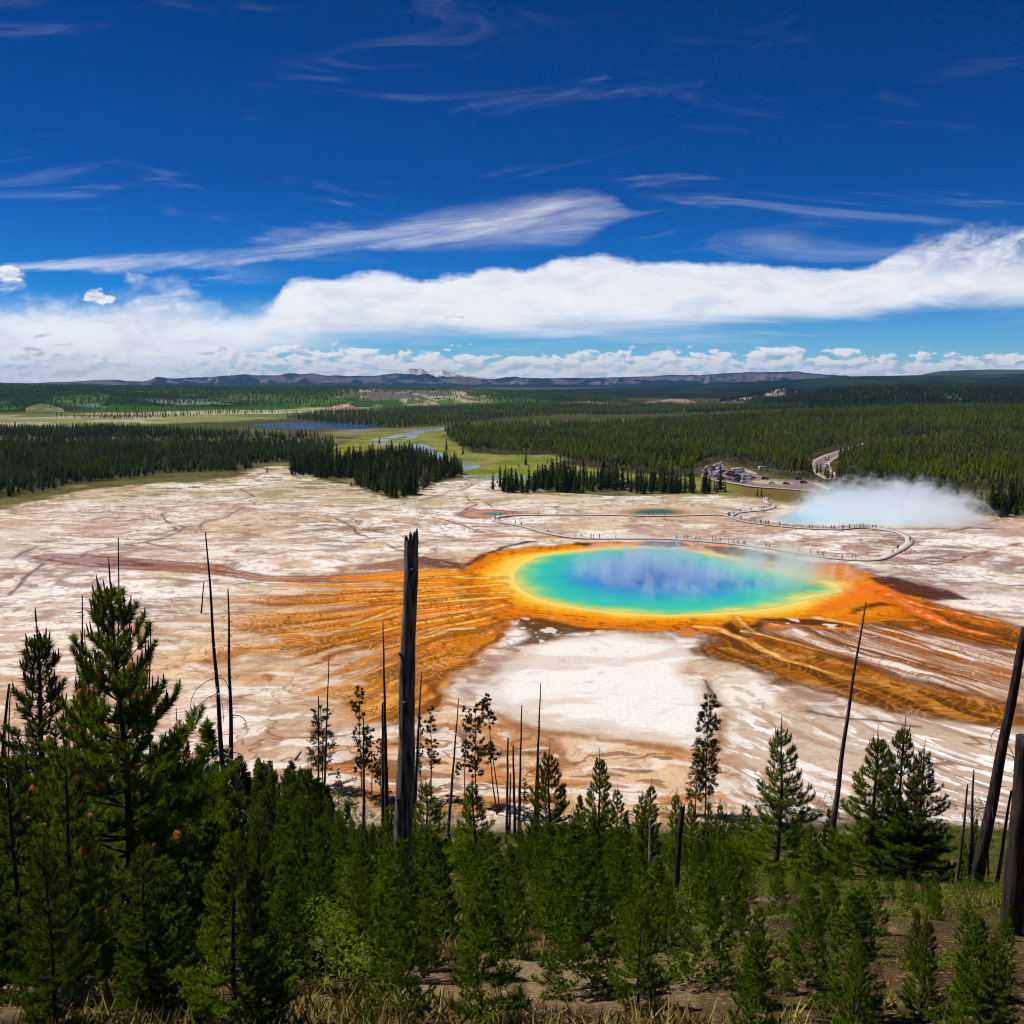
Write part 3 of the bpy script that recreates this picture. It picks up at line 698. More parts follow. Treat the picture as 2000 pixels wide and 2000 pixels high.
hill('mountain', [(690,738),(740,733),(775,730),(800,720),(822,721),(836,726),(848,729),(862,723),(880,728),(905,733),(960,738)], 17000, 18500, col_snow, relief=.45, cols=300, power=.8, gul=220, seed=8)
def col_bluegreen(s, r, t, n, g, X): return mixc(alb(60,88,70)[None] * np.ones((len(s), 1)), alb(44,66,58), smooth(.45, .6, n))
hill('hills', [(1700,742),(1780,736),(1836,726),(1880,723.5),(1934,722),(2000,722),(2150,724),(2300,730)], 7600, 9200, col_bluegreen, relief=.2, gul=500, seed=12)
def col_dark(s, r, t, n, g, X):
    c = mixc(alb(34,54,30)[None] * np.ones((len(s), 1)), alb(22,38,24), smooth(.42, .6, n))
    return mixc(c, alb(48,66,34), smooth(.55, .68, fbm(s / 500, r / 900, 321, 4)))
H3 = hill('hills', [(840,766),(880,764),(1000,762),(1100,760),(1200,757),(1338,751),(1480,745),(1600,738),(1662,735),(1800,733),(2000,730),(2300,728)], 3600, 6500, col_dark, relief=.12, gul=300, seed=16)
def col_left(s, r, t, n, g, X):
    c = mixc(alb(58,88,26)[None] * np.ones((len(s), 1)), alb(34,56,22), smooth(.40, .56, fbm(s / 420, r / 700, 331, 5)))
    c = mixc(c, alb(86,112,40), smooth(.56, .68, fbm(s / 300, r / 500, 335, 4)))
    burn = smooth(620, 720, X) * smooth(1010, 900, X) * smooth(.05, .2, t) * smooth(.95, .8, t)
    c = mixc(c, alb(112,100,88), burn * smooth(.38, .52, n))
    c = mixc(c, alb(176,160,140), burn * smooth(.6, .68, fbm(s / 60, r / 160, 337, 4)))
    gr = smooth(.02, .12, t) * smooth(.4, .25, t) * smooth(.55, .62, fbm(s / 200, r / 200, 341, 3)) * smooth(100, 200, X) * smooth(520, 420, X)
    c = mixc(c, alb(120,124,108), gr)
    return mixc(c, alb(196,186,140), smooth(.012, .03, t) * smooth(.07, .04, t) * smooth(560, 620, X) * smooth(760, 700, X))
H1 = hill('hills', [(-260,752),(0,753),(300,756),(600,758),(700,757.5),(813,757.5),(904,758),(965,763),(1050,768),(1200,774),(1400,780)], 2250, 4200, col_left, relief=.25, gul=240, seed=20, power=.8)
def col_rightf(s, r, t, n, g, X):
    c = mixc(alb(40,56,22)[None] * np.ones((len(s), 1)), alb(24,38,18), smooth(.42, .6, n))
    bare = smooth(.52, .58, t) * smooth(.80, .72, t) * (smooth(1640, 1655, X) * smooth(1700, 1685, X) + smooth(1830, 1850, X) * smooth(1960, 1900, X)) * smooth(.42, .5, n)
    return mixc(c, alb(150,142,116), bare)
H4 = hill('hills', [(1340,812),(1394,806),(1450,792),(1505,782),(1560,774),(1616,764),(1691,758),(1810,759),(2000,760),(2300,758)], 1750, 2700, col_rightf, relief=.2, gul=160, seed=24)
def col_rock(s, r, t, n, g, X):
    c = mixc(alb(170,158,150)[None] * np.ones((len(s), 1)), alb(60,60,48), smooth(.46, .54, fbm(s / 22, r / 70, 351, 4)))
    return mixc(c, alb(36,42,30), smooth(.5, .8, t) * smooth(.4, .5, n) * smooth(1490, 1530, X))
H5 = hill('hills', [(1405,783),(1440,778),(1470,772),(1500,764),(1525,758),(1540,758),(1556,763),(1570,772),(1590,782)], 2900, 3300, col_rock, relief=.3, gul=60, seed=28, cols=200)
def col_pink(s, r, t, n, g, X): return mixc(alb(164,132,116)[None] * np.ones((len(s), 1)), alb(110,96,76), smooth(.48, .58, n))
hill('hills', [(1080,787),(1120,785),(1150,784),(1190,787),(1240,787),(1290,782),(1310,779),(1340,780),(1362,785),(1380,789)], 2600, 2800, col_pink, relief=.3, gul=60, seed=32, cols=200)
def col_orock(s, r, t, n, g, X): return mixc(alb(206,160,136)[None] * np.ones((len(s), 1)), alb(120,92,76), smooth(.48, .56, fbm(s / 9, r / 20, 361, 4)))
hill('hills', [(632,800),(648,795),(662,790),(680,789),(692,794),(706,800),(720,803)], 2150, 2260, col_orock, relief=.5, gul=16, seed=36, cols=140)
hill('hills', [(50,797),(66,791),(80,788),(96,790),(112,795),(125,799)], 2240, 2420, lambda s, r, t, n, g, X: mixc(alb(150,144,100)[None] * np.ones((len(s), 1)), alb(110,112,66), smooth(.45, .6, n)), relief=.1, gul=40, seed=37, cols=80)

# ------------------------------------------------------------------ distant woods: cheap crowns merged in one mesh
def crown_arrays(H, Rad, z0, n, seed, core=True, size=.9, flat=.35, ex=.85):
    g = np.random.default_rng(seed)
    u = g.random(n) ** .8; z = z0 + (H - z0) * u
    rad = Rad * (1 - u) ** ex * (.55 + .45 * g.random(n)) + .08
    a = g.random(n) * 2 * np.pi
    c = np.stack([rad * np.cos(a), rad * np.sin(a), z], 1)
    out = np.stack([np.cos(a), np.sin(a), -.15 + .9 * g.random(n)], 1); out /= np.linalg.norm(out, axis=1)[:, None]
    sd = np.cross(out, [0, 0, 1.]) ; sd /= np.linalg.norm(sd, axis=1)[:, None]
    sd = sd + g.normal(0, flat, (n, 3))
    s = size * (.6 + .6 * g.random(n)) * (.45 + .75 * (1 - u))
    A = c - sd * s[:, None] * .5 - out * s[:, None] * .4; B = c + sd * s[:, None] * .5 - out * s[:, None] * .4; D = c + out * s[:, None] * .7
    V = np.stack([A, B, D], 1).reshape(-1, 3); T = np.arange(3 * n).reshape(-1, 3)
    col = np.repeat(.7 + .6 * g.random(n), 3)
    if core:
        k = 5; b = [(Rad * .45 * math.cos(i * 2 * math.pi / k), Rad * .45 * math.sin(i * 2 * math.pi / k), z0 + .25) for i in range(k)] + [(0, 0, H)]
        T = np.vstack([T, [(len(V) + i, len(V) + (i + 1) % k, len(V) + k) for i in range(k)]]); V = np.vstack([V, b]); col = np.concatenate([col, np.full(k + 1, .75)])
    return V, T, col

def trunk_arrays(H, r, n=3):
    a = np.arange(n) * 2 * np.pi / n
    V = np.vstack([np.stack([r * np.cos(a), r * np.sin(a), 0 * a], 1), np.stack([r * .35 * np.cos(a), r * .35 * np.sin(a), 0 * a + H], 1)])
    T = []
    for i in range(n): T += [(i, (i + 1) % n, n + (i + 1) % n), (i, n + (i + 1) % n, n + i)]
    return V, np.array(T)

def _woodmat():
    m, N, b = new_mat('conifer_wood_far', .95, .0)
    at = N.new('ShaderNodeAttribute', attribute_name='Col')
    N.put(b.inputs['Base Color'], at.outputs['Color'])
    return m
WOODMAT = _woodmat()
LOD = {}
for fam, (H, R, z0) in {'full': (10, 2.2, .6), 'stem': (13.5, 2.3, 5.0), 'slim': (12, 1.3, 1.5)}.items():
    for lv, n in ((0, 64), (1, 30), (2, 12)):
        LOD[fam, lv] = []
        for k in range(4):
            kk = [.85, 1.15, 1.0, .75][k]; V, T, c = crown_arrays(H * [1, .86, 1.1, .95][k], R * kk, z0, n, 100 + k + lv * 7, True, {0: 1.0, 1: 1.35, 2: 2.0}[lv], .35, [.85, .55, .7, .5][k])
            TV, TT = trunk_arrays(H * .7, .17 if fam != 'stem' else .2)
            LOD[fam, lv].append((V, T, c, TV, TT, H))

def scatter(P, sp, jit=.48, seed=0, dens=None, warp=0.):
    g = np.random.default_rng(seed)
    lo, hi = P.min(0), P.max(0)
    gx, gy = np.meshgrid(np.arange(lo[0], hi[0], sp), np.arange(lo[1], hi[1], sp))
    x = (gx + g.uniform(-jit, jit, gx.shape) * sp).ravel(); y = (gy + g.uniform(-jit, jit, gx.shape) * sp).ravel()
    k = inside(x + warp * (fbm(x / 18, y / 18, 700, 3) - .5), y + warp * (fbm(x / 18, y / 18, 710, 3) - .5), P); x, y = x[k], y[k]
    X, Y = project(x, y, 0 * x); k = (X > -120) & (X < 2120); x, y = x[k], y[k]
    if dens is not None:
        k = g.random(len(x)) < dens(x, y); x, y = x[k], y[k]
    return x, y

def woods(name, x, y, z, fam, hgt, green, green2, trunkc, label, cat='forest', seed=0):
    g = np.random.default_rng(seed + 500)
    r = np.hypot(x, y); lv = np.where(r < 900, 0, np.where(r < 1700, 1, 2))
    mb = MB()
    pick = g.integers(0, 4, len(x))
    for l in (0, 1, 2):
        for k in range(4):
            ix = np.where((lv == l) & (pick == k))[0]
            if not len(ix): continue
            V, T, c, TV, TT, H = LOD[fam, l][k]
            s = hgt[ix] / H; w = s * g.uniform(.8, 1.2, len(ix)); a = g.random(len(ix)) * 6.283
            tint = mixc(green, green2, g.random(len(ix))) * (.35 + 1.3 * fbm(x[ix] / 38, y[ix] / 38, 720, 3))[:, None]; dead = g.random(len(ix)) < .02; tint[dead] = alb(120,104,88)
            def place(v):
                return np.stack([x[ix][:, None] + w[:, None] * (v[:, 0] * np.cos(a)[:, None] - v[:, 1] * np.sin(a)[:, None]),
                                 y[ix][:, None] + w[:, None] * (v[:, 0] * np.sin(a)[:, None] + v[:, 1] * np.cos(a)[:, None]),
                                 z[ix][:, None] + s[:, None] * v[:, 2][None]], -1).reshape(-1, 3)
            mb.add(place(V), (T[None] + (np.arange(len(ix)) * len(V))[:, None, None]).reshape(-1, 3), None, 0, (tint[:, None] * c[None, :, None]).reshape(-1, 3))
            if l < 2:
                tc_ = np.repeat(np.asarray(trunkc)[None] * g.uniform(.6, 1.3, (len(ix), 1)), len(TV), 0)
                mb.add(place(TV), (TT[None] + (np.arange(len(ix)) * len(TV))[:, None, None]).reshape(-1, 3), None, 0, tc_)
    me = mb.mesh(name, WOODMAT)
    return tag(link(name, me), label, cat, None, 'stuff')

GR1, GR2 = alb(60,70,6,.85), alb(100,110,12,.85)
def gz(x, y): return ground_z(x, y)
# broad wood on the right, pale stems along its front
ROADP = GP([(1700,872),(1653,884),(1625,892),(1604,903),(1602,914),(1612,926),(1634,938)])
PARK = GP([(1371,929),(1376,915),(1392,908),(1410,902),(1414,914),(1424,919),(1455,916),(1478,928),(1506,936),(1537,938),(1568,939),(1592,944),(1620,957),(1618,962),(1560,958),(1475,951),(1440,945),(1400,938)])
def not_road(x, y):
    d, _ = dist_line(x, y, ROADP); return (d > 12).astype(float) * (sdist(x, y, PARK) > 4)
x, y = scatter(RIGHTW, 5.6, seed=1, dens=lambda x, y: not_road(x, y) * (.35 + .65 * smooth(.34, .5, fbm(x / 45, y / 45, 400, 3))))
h = 10.5 + 5 * (fbm(x / 90, y / 90, 401, 3) - .35) + rng.normal(0, 2.0, len(x))
woods('forest', x, y, gz(x, y), 'stem', np.clip(h, 6, 16), GR1, GR2, alb(150,128,108), 'broad dense pine forest filling the right side behind the car park', seed=1)
# left wood
x, y = scatter(LEFTW, 5.0, seed=2, dens=lambda x, y: np.clip(.6 + .8 * smooth(.36, .50, fbm(x / 70, y / 70, 403, 3)), 0, 1) * (.4 + .6 * smooth(-4, -40, sdist(x, y, LEFTW))) * (1 - .93 * np.exp(-((project(x, y, 0 * x)[1] - 861) / 9) ** 2)))
h = 8.3 + 4 * (fbm(x / 60, y / 60, 404, 3) - .4) + rng.normal(0, 1.7, len(x))
woods('forest', x, y, gz(x, y), 'full', np.clip(h, 3.5, 12), alb(44,54,6,.85), alb(74,84,14,.85), alb(90,80,70), 'dark low pine forest spread over the left plain behind the pale flats', seed=2)
# wood bands behind the river
MIDW = GP([(620,826),(760,838),(840,834),(960,824),(980,818),(1100,814),(1240,812),(1400,810),(1570,806),(1570,792),(1300,792),(1000,792),(850,798),(760,805),(640,806),(560,818)])
x, y = scatter(MIDW, 9, seed=3, dens=lambda x, y: .35 + .65 * smooth(.35, .5, fbm(x / 120, y / 120, 405, 3)))
woods('forest', x, y, gz(x, y), 'slim', rng.uniform(9, 15, len(x)), alb(58,72,10,.9), alb(92,106,20,.9), alb(110,100,90), 'band of slim pines standing behind the blue lake and the river', seed=3)
FARL = GP([(-140,820),(120,818),(250,822),(420,812),(520,818),(600,822),(600,808),(420,802),(280,800),(250,806),(100,818)])
x, y = scatter(FARL, 16, seed=4, dens=lambda x, y: smooth(.46, .58, fbm(x / 120, y / 160, 406, 3)))
woods('forest', x, y, gz(x, y), 'slim', rng.uniform(8, 13, len(x)), alb(42,56,24,.75), alb(60,74,28,.75), alb(110,100,90), 'thin lines of dark pines on the bright green far meadow at left', seed=4)
# trees cloaking the nearer hills
def cloak(Hh, n, t0, t1, hgt, c1, c2, label, seed, fam='full', keep=None):
    g = np.random.default_rng(seed); V = Hh[5]; nr, na, _ = V.shape
    a = g.random(n) * (na - 1.01); b = (t0 + (t1 - t0) * np.sqrt(g.random(n))) * 39
    i, j = b.astype(int), a.astype(int); fi, fj = (b - i)[:, None], (a - j)[:, None]
    P = (V[i, j] * (1 - fi) + V[i + 1, j] * fi) * (1 - fj) + (V[i, j + 1] * (1 - fi) + V[i + 1, j + 1] * fi) * fj
    P = P[(P[:, 2] > -1)]
    if keep is not None: P = P[g.random(len(P)) < keep(P)]
    woods('forest', P[:, 0], P[:, 1], P[:, 2] - .4, fam, g.uniform(hgt * .7, hgt * 1.25, len(P)), c1, c2, alb(110,100,90), label, seed=seed)
def burnt(P):
    X, _ = project(P[:, 0], P[:, 1], P[:, 2]); return 1 - .85 * smooth(640, 740, X) * smooth(1000, 900, X)
cloak(H1, 15000, .0, .99, 12, alb(48,74,10,.9), alb(76,104,18,.9), 'green forest covering the low hill below the far mountains at left', 61, keep=burnt)
cloak(H4, 9000, 0, .99, 13, alb(36,46,8,.85), alb(54,66,14,.85), 'very dark forest on the rising hill at right', 62)
cloak(H5, 500, .2, .98, 12, alb(36,46,24,.75), alb(48,58,28,.75), 'scattered dark pines on the grey rocky knoll', 63)
# ------------------------------------------------------------------ near conifers
def needle_mat(name, c1, c2, tip=None):
    m, N, b = new_mat(name, .7, .08)
    oi = N.new('ShaderNodeObjectInfo'); g = N.new('ShaderNodeNewGeometry'); tc = N.new('ShaderNodeTexCoord').outputs['Object']
    f = N.m('ADD', N.m('MULTIPLY', g.outputs['Random Per Island'], .55), N.m('MULTIPLY', N.noise(tc, 1.6, 2), .5))
    f = N.m('ADD', f, N.m('MULTIPLY', N.m('SUBTRACT', oi.outputs['Random'], .5), .5), clamp=True)
    c = N.mix(f, c1, c2)
    N.put(b.inputs['Base Color'], c)
    tr = N.new('ShaderNodeBsdfTranslucent'); N.put(tr.inputs[0], N.mix(1.0, c, (1.25, 1.1, .4), 'MULTIPLY'))
    mx = N.new('ShaderNodeMixShader'); mx.inputs[0].default_value = .40
    N.l.new(b.outputs[0], mx.inputs[1]); N.l.new(tr.outputs[0], mx.inputs[2]); N.l.new(mx.outputs[0], N.n['Material Output'].inputs[0])
    return m
M_NEED = needle_mat('pine_needles', alb(44,66,8,.95), alb(122,148,28,.95))
M_NEEDD = needle_mat('dark_pine_needles', alb(34,48,8,.9), alb(86,102,22,.9))
M_NEEDG = needle_mat('lodgepole_needles', alb(36,44,10,.85), alb(92,100,26,.85))
M_BARK = noise_mat('pine_bark', alb(92,72,58), alb(58,46,40), 14, .95, bump=.5, stretch=(1, 1, .3))
M_BARKO = noise_mat('orange_pine_bark', alb(176,116,64), alb(112,76,52), 10, .95, bump=.5, stretch=(1, 1, .3))
M_TWIG = noise_mat('twig_bark', alb(96,74,54), alb(60,48,38), 8, .95)
M_SHOOT = noise_mat('new_shoot', alb(122,82,44), alb(84,60,36), 20, .8)
M_CONE = noise_mat('pollen_cone', alb(236,166,84), alb(196,118,52), 30, .8)
M_SNAG = noise_mat('weathered_dead_wood', alb(112,104,98), alb(58,54,54), 9, .9, bump=.6, stretch=(1, 1, .12))
M_DARKSNAG = noise_mat('dark_dead_wood', alb(112,96,88), alb(60,51,47), 9, .9, bump=.6, stretch=(1, 1, .12))
M_CHAR = noise_mat('charred_wood', alb(164,152,146), alb(54,50,50), 5, .72, 7, bump=1.0, spec=.35, stretch=(2.2, 2.2, .22))
M_BLACK = noise_mat('blackened_wood', alb(84,70,66), alb(26,23,23), 6, .85, 6, bump=.8, stretch=(2, 2, .2))
M_PALEWOOD = noise_mat('pale_dead_twig', alb(228,222,212), alb(176,168,158), 9, .9)

def unit(v): return v / (np.linalg.norm(v, axis=-1, keepdims=True) + 1e-9)

def needles(mb, P0, P1, n, ln, wd, g, m=0, lean=.75, droop=0.):
    """bottle-brush of single needles round the shoot P0..P1"""
    t = g.random(n) ** .85
    ax = unit(P1 - P0); pos = P0 + (P1 - P0) * t[:, None]
    rv = g.normal(size=(n, 3)); rv -= (rv @ ax)[:, None] * ax; rv = unit(rv)
    d = unit(ax * lean + rv * .8 + np.array([0, 0, -droop]))
    L = ln * (.75 + .5 * g.random(n))
    sd = unit(np.cross(d, g.normal(size=(n, 3)))) * (wd * .5)
    V = np.stack([pos - sd, pos + sd, pos + d * L[:, None]], 1).reshape(-1, 3)
    mb.add(V, np.arange(3 * n).reshape(-1, 3), None, m)

def pine(H, seed, Lmax=1.9, whorl=.42, z0=.4, ln=.145, wd=.019, per=70, shoots=9, spread=1.0, top=.8, candles=True, trunk_r=.11, fine=True):
    g = np.random.default_rng(seed)
    T, C = MB(), MB(); tips = []
    k = 14; zz = np.linspace(0, H, k)
    wob = np.stack([.05 * np.sin(zz * .7 + seed), .05 * np.cos(zz * .9 + seed * 2), zz], 1) * np.array([1, 1, 1])
    T.tube(wob, trunk_r * (1 - zz / H) ** .8 + .012, 7)
    def ctr(z): return np.array([np.interp(z, zz, wob[:, 0]), np.interp(z, zz, wob[:, 1]), z])
    z = z0; wi = 0
    while z < H * .925:
        f = z / H; n = 5 if g.random() < .6 else 4
        Lb = Lmax * ((1 - f) ** top) * spread + .10
        a0 = g.random() * 6.28
        for i in range(n):
            a = a0 + i * 6.283 / n + g.normal(0, .22); L = Lb * g.uniform(.68, 1.12)
            e0 = np.interp(f, [0, .4, .75, 1], [.05, .22, .55, 1.0]) + g.normal(0, .1); e1 = np.interp(f, [0, .5, 1], [.8, 1.15, 1.4])
            q = np.linspace(0, 1, 7); el = e0 + (e1 - e0) * q ** 1.7
            st = np.stack([np.cos(el) * math.cos(a), np.cos(el) * math.sin(a), np.sin(el)], 1)
            P = ctr(z) + np.vstack([[0, 0, 0], np.cumsum((st[1:] + st[:-1]) / 2, 0) * L / 6])
            T.tube(P, np.linspace(.006 + .012 * L, .005, 7), 4, 1, False)
            for s in range(3, 6):
                needles(C, P[s], P[s + 1], int(per * L / 6 / .35) + 6, ln, wd, g)
            tips.append((P[6], unit(P[6] - P[5]), f))
            ns = max(1, int(shoots * L / Lmax + .5))
            for s in range(ns):
                tt = .22 + .74 * (s + g.random() * .6) / ns; j = min(int(tt * 6), 5); b = P[j] + (P[j + 1] - P[j]) * (tt * 6 - j)
                ax = unit(P[j + 1] - P[j]); side = unit(np.cross(ax, [0, 0, 1.])) * (1 if s % 2 else -1)
                d = unit(ax * .75 + side * g.uniform(.5, .9) + np.array([0, 0, g.uniform(.05, .5)]))
                sl = (.34 * L * (1 - tt) + .16) * g.uniform(.7, 1.2)
                mid = b + d * sl * .55; end = mid + unit(d + np.array([0, 0, .7])) * sl * .45
                if fine: T.tube([b, mid, end], [.006, .005, .004], 3, 1, False)
                needles(C, b + (mid - b) * .15, mid, int(per * sl * .55 / .35) + 5, ln, wd, g); needles(C, mid, end, int(per * sl * .45 / .35) + 6, ln, wd, g)
                tips.append((end, unit(end - mid), f))
                if sl > .42 and fine:
                    for w in (-1, 1):
                        d2 = unit(d + unit(np.cross(d, [0, 0, 1.])) * w * .8 + np.array([0, 0, .25])); b2 = b + (mid - b) * .55; e2 = b2 + d2 * sl * .45
                        needles(C, b2, e2, int(per * sl * .45 / .35) + 4, ln, wd, g)
        z += whorl * g.uniform(.75, 1.25) * (1.0 if f < .8 else .8); wi += 1
    needles(C, ctr(H * .90), ctr(H * .975), int(per * H * .2), ln * .8, wd, g, lean=1.3)
    if candles:
        for p, d, f in tips + [(ctr(H), np.array([0, 0, 1.]), 1.)]:
            if f > .45 and g.random() < .5 * f + .25 or f == 1.:
                c = .14 + .26 * f * g.random() + (.25 if f == 1. else 0); dd = unit(d * .4 + np.array([0, 0, 1.]))
                C.tube([p - dd * .02, p + dd * c * .6, p + dd * c], [.019, .017, .007], 4, 1, False)
    return T, C, tips

def tufted(H, seed, tufts, lean=0., trunk_r=.09, per=26, ln=.24, wd=.05, snagtop=0.):
    """thin lodgepole: bare stem carrying loose puffs of foliage; tufts = (height share, side, radius)"""
    g = np.random.default_rng(seed); T, C = MB(), MB()
    zz = np.linspace(0, H + snagtop, 10); wob = np.stack([lean * zz + .07 * np.sin(zz * .5 + seed), .07 * np.cos(zz * .6 + seed), zz], 1)
    T.tube(wob, trunk_r * (1 - .8 * zz / zz[-1]) + .006, 6)
    for f, sx, R in tufts:
        c = np.array([np.interp(f * H, zz, wob[:, 0]), np.interp(f * H, zz, wob[:, 1]), f * H])
        R = R * 1.3; n = max(5, int(11 * R))
        for i in range(n):
            a = g.random() * 6.283; tgt = c + np.array([sx + R * .8 * math.cos(a) * g.random() ** .5, R * .8 * math.sin(a) * g.random() ** .5, R * g.uniform(-.75, .75)])
            b = c + np.array([0, 0, (tgt[2] - c[2]) * .5 - .25 * R]); mid = (b + tgt) / 2 + np.array([0, 0, -.08])
            T.tube([b, mid, tgt], [.02, .014, .007], 3, 1, False)
            for k in range(6):
                d = unit(unit(tgt - mid) + g.normal(0, .7, 3) + np.array([0, 0, .45])); e = tgt + d * .32 * R * g.uniform(.5, 1.2)
                needles(C, tgt + (mid - tgt) * .5 * g.random(), e, per, ln, wd, g, 0, .8)
    for i in range(int(H * 1.1)):
        z = g.uniform(.15, .9) * H; a = g.random() * 6.283; l = g.uniform(.25, .8); c = np.array([np.interp(z, zz, wob[:, 0]), np.interp(z, zz, wob[:, 1]), z])
        T.tube([c, c + [l * .6 * math.cos(a), l * .6 * math.sin(a), -.05 * l], c + [l * math.cos(a), l * math.sin(a), -.3 * l]], [.012, .009, .004], 3, 1, False)
    return T, C

def snag_mesh(H, seed, r0, r1, lean=(0, 0), bend=0., twigs=0, curl=0, broken=False, sides=9):
    g = np.random.default_rng(seed); T = MB(); n = 22; zz = np.linspace(0, H, n); q = zz / H
    P = np.stack([lean[0] * zz + bend * q ** 2.2 * H + .02 * np.sin(zz * 1.3 + seed), lean[1] * zz, zz], 1)
    R = r0 + (r1 - r0) * q ** .9
    if broken: R = R * (1 + .05 * np.sin(zz * 1.9) + .03 * np.sin(zz * 4.3))
    T.tube(P, R, sides, cap=not broken)
    BL = []
    for i in range(twigs):
        f = g.uniform(.12, .96); c = np.array([np.interp(f, q, P[:, k]) for k in range(3)]); a = g.random() * 6.283; l = g.uniform(.12, .42) * (1.6 - f) * H / 9
        up = g.uniform(-.15, .35)
        B = MB(); BL.append(B); B.tube([c, c + [l * .5 * math.cos(a), l * .5 * math.sin(a), up * l * .5], c + [l * math.cos(a), l * math.sin(a), up * l * 1.3]], [.024, .016, .006], 4)
    for i in range(curl):
        f = g.uniform(.08, .62); c = np.array([np.interp(f, q, P[:, k]) for k in range(3)]); a = g.random() * 6.283; l = g.uniform(.3, .75) * H / 9
        tq = np.linspace(0, 1, 8); cu = np.stack([l * np.sin(tq * 2.2) * math.cos(a), l * np.sin(tq * 2.2) * math.sin(a), -l * (1 - np.cos(tq * 2.4)) * .8], 1)
        B = MB(); BL.append(B); B.tube(c + cu, np.linspace(.028, .010, 8), 4)
    return T, BL

def hill_pt(X, d, Y=None):
    """point at forward distance d under sighting column X; returns x, y, ground height"""
    cx = (X - 1000) / F
    y = d; zz = float(ground_z(0 * d + 0., np.array(y)))
    for _ in range(4):
        fw = y * CP - (zz - CAMZ) * SP; x = cx * fw
        zz = float(ground_z(np.array(x), np.array(y)))
    return x, y, zz
def top_z(X, Y, y):
    dx, dy, dz = ray(X, Y); return CAMZ + y * float(dz / dy), y * float(dx / dy)

# ---- prototypes: (kind, natural height, trunk mesh, crown mesh)
PROTO = {}
RAW = {}; RAWN = []
def proto(key, H, T, C, mats_t, mats_c):
    if key[0] == 'thicket': RAW[key[1]] = (np.vstack(C.V), np.vstack(C.T), H)
    PROTO[key] = (H, T.mesh('trunk', mats_t, True), C.mesh('crown', mats_c))
for i in range(3):
    T, C, _t = pine(8.6, 40 + i, Lmax=[2.3, 2.5, 1.9][i], per=64, shoots=10, whorl=.46, trunk_r=.085)
    proto(('pine', i), 8.6, T, C, [M_BARK, M_TWIG], [M_NEED, M_SHOOT])
for i in range(4):
    T, C, _t = pine(7.5, 60 + i, Lmax=[1.9, 1.6, 2.1, 1.75][i], per=26, shoots=8, whorl=.46, ln=.18, wd=.036, fine=False, z0=.2, trunk_r=.08)
    proto(('young', i), 7.5, T, C, [M_BARK, M_TWIG], [M_NEED, M_SHOOT])
for i in range(4):
    T, C, _t = pine(8.0, 80 + i, Lmax=[1.9, 1.65, 2.1, 1.75][i], per=14, shoots=7, whorl=.5, ln=.27, wd=.08, fine=False, candles=False, z0=.2, trunk_r=.08)
    proto(('thicket', i), 8.0, T, C, [M_BARK, M_TWIG], [M_NEED if i % 2 else M_NEEDD])
for i in range(4):
    T, C, _t = pine(7.0, 70 + i, Lmax=[1.7, 1.5, 1.95, 1.6][i], per=17, shoots=7, whorl=.46, ln=.17, wd=.04, fine=False, candles=False, z0=.2, trunk_r=.08)
    RAWN.append((np.vstack(C.V), np.vstack(C.T), 7.0))
for i, tf in enumerate([
    [(.97,0,.75),(.88,.1,.95),(.80,-.2,.7),(.62,-.3,1.0),(.52,-.5,1.1),(.42,-.2,.9),(.33,-.5,1.0),(.28,.3,.7)],
    [(.96,0,.6),(.86,.2,.8),(.76,.2,.9),(.60,-.1,1.1),(.50,.2,1.15),(.42,0,1.0),(.34,-.2,.8)],
    [(.98,0,.5),(.93,.1,.7),(.87,.05,.8),(.80,-.1,.7)],
    [(.95,0,.4),(.85,.1,.5),(.74,-.1,.55),(.62,.2,.55),(.5,-.1,.6),(.38,.3,.9)],
    [(.97,0,.7),(.90,.2,.8),(.82,.3,1.0),(.74,-.4,1.0),(.66,-.2,1.25),(.58,.4,1.2),(.50,-.3,1.3),(.43,.2,1.2),(.36,.3,1.1),(.29,-.2,.9),(.24,.5,.6)],
    [(.9,0,1.0),(.8,0,1.15),(.7,.1,1.2),(.58,-.1,1.4),(.46,.1,1.6),(.36,.4,1.5),(.28,0,1.2)]]):
    T, C = tufted(14, 90 + i, tf, per=22)
    proto(('tuft', i), 14, T, C, [M_BARKO if i == 3 else M_BARK, M_TWIG], [M_NEEDG])
for i in range(3):                # crowns for the groves across the flats
    V, T_, c = crown_arrays(13, [2.1, 1.9, 2.3][i], .7, 460, 300 + i, True, .8, .4)
    C = MB(); C.add(V, T_); TV, TT = trunk_arrays(11, .2, 5); T = MB(); T.add(TV, TT)
    proto(('grove', i), 13, T, C, [M_BARK], [M_NEEDD])

def plant(key, loc, h, label, group=None, rz=None, wide=1.0, tilt=(0, 0), cat='pine tree', name='pine_tree'):
    H, tm, cm = PROTO[key]; s = h / H
    root = empty(name, loc); root.scale = (s * wide, s * wide, s); root.rotation_euler = (tilt[0], tilt[1], random.random() * 6.28 if rz is None else rz)
    link('trunk', tm, root); link('crown', cm, root)
    return tag(root, label, cat, group)

def stand(key, X, Y, d, label, group=None, hmin=1.5, hmax=99, **kw):
    x, y, z = hill_pt(X, d); tz, x = top_z(X, Y, y); z = float(ground_z(np.array(x), np.array(y)))
    h = tz - z
    if h < hmin or h > hmax: return None
    return plant(key, (x, y, z - .1), h * 1.0, label, group, **kw)

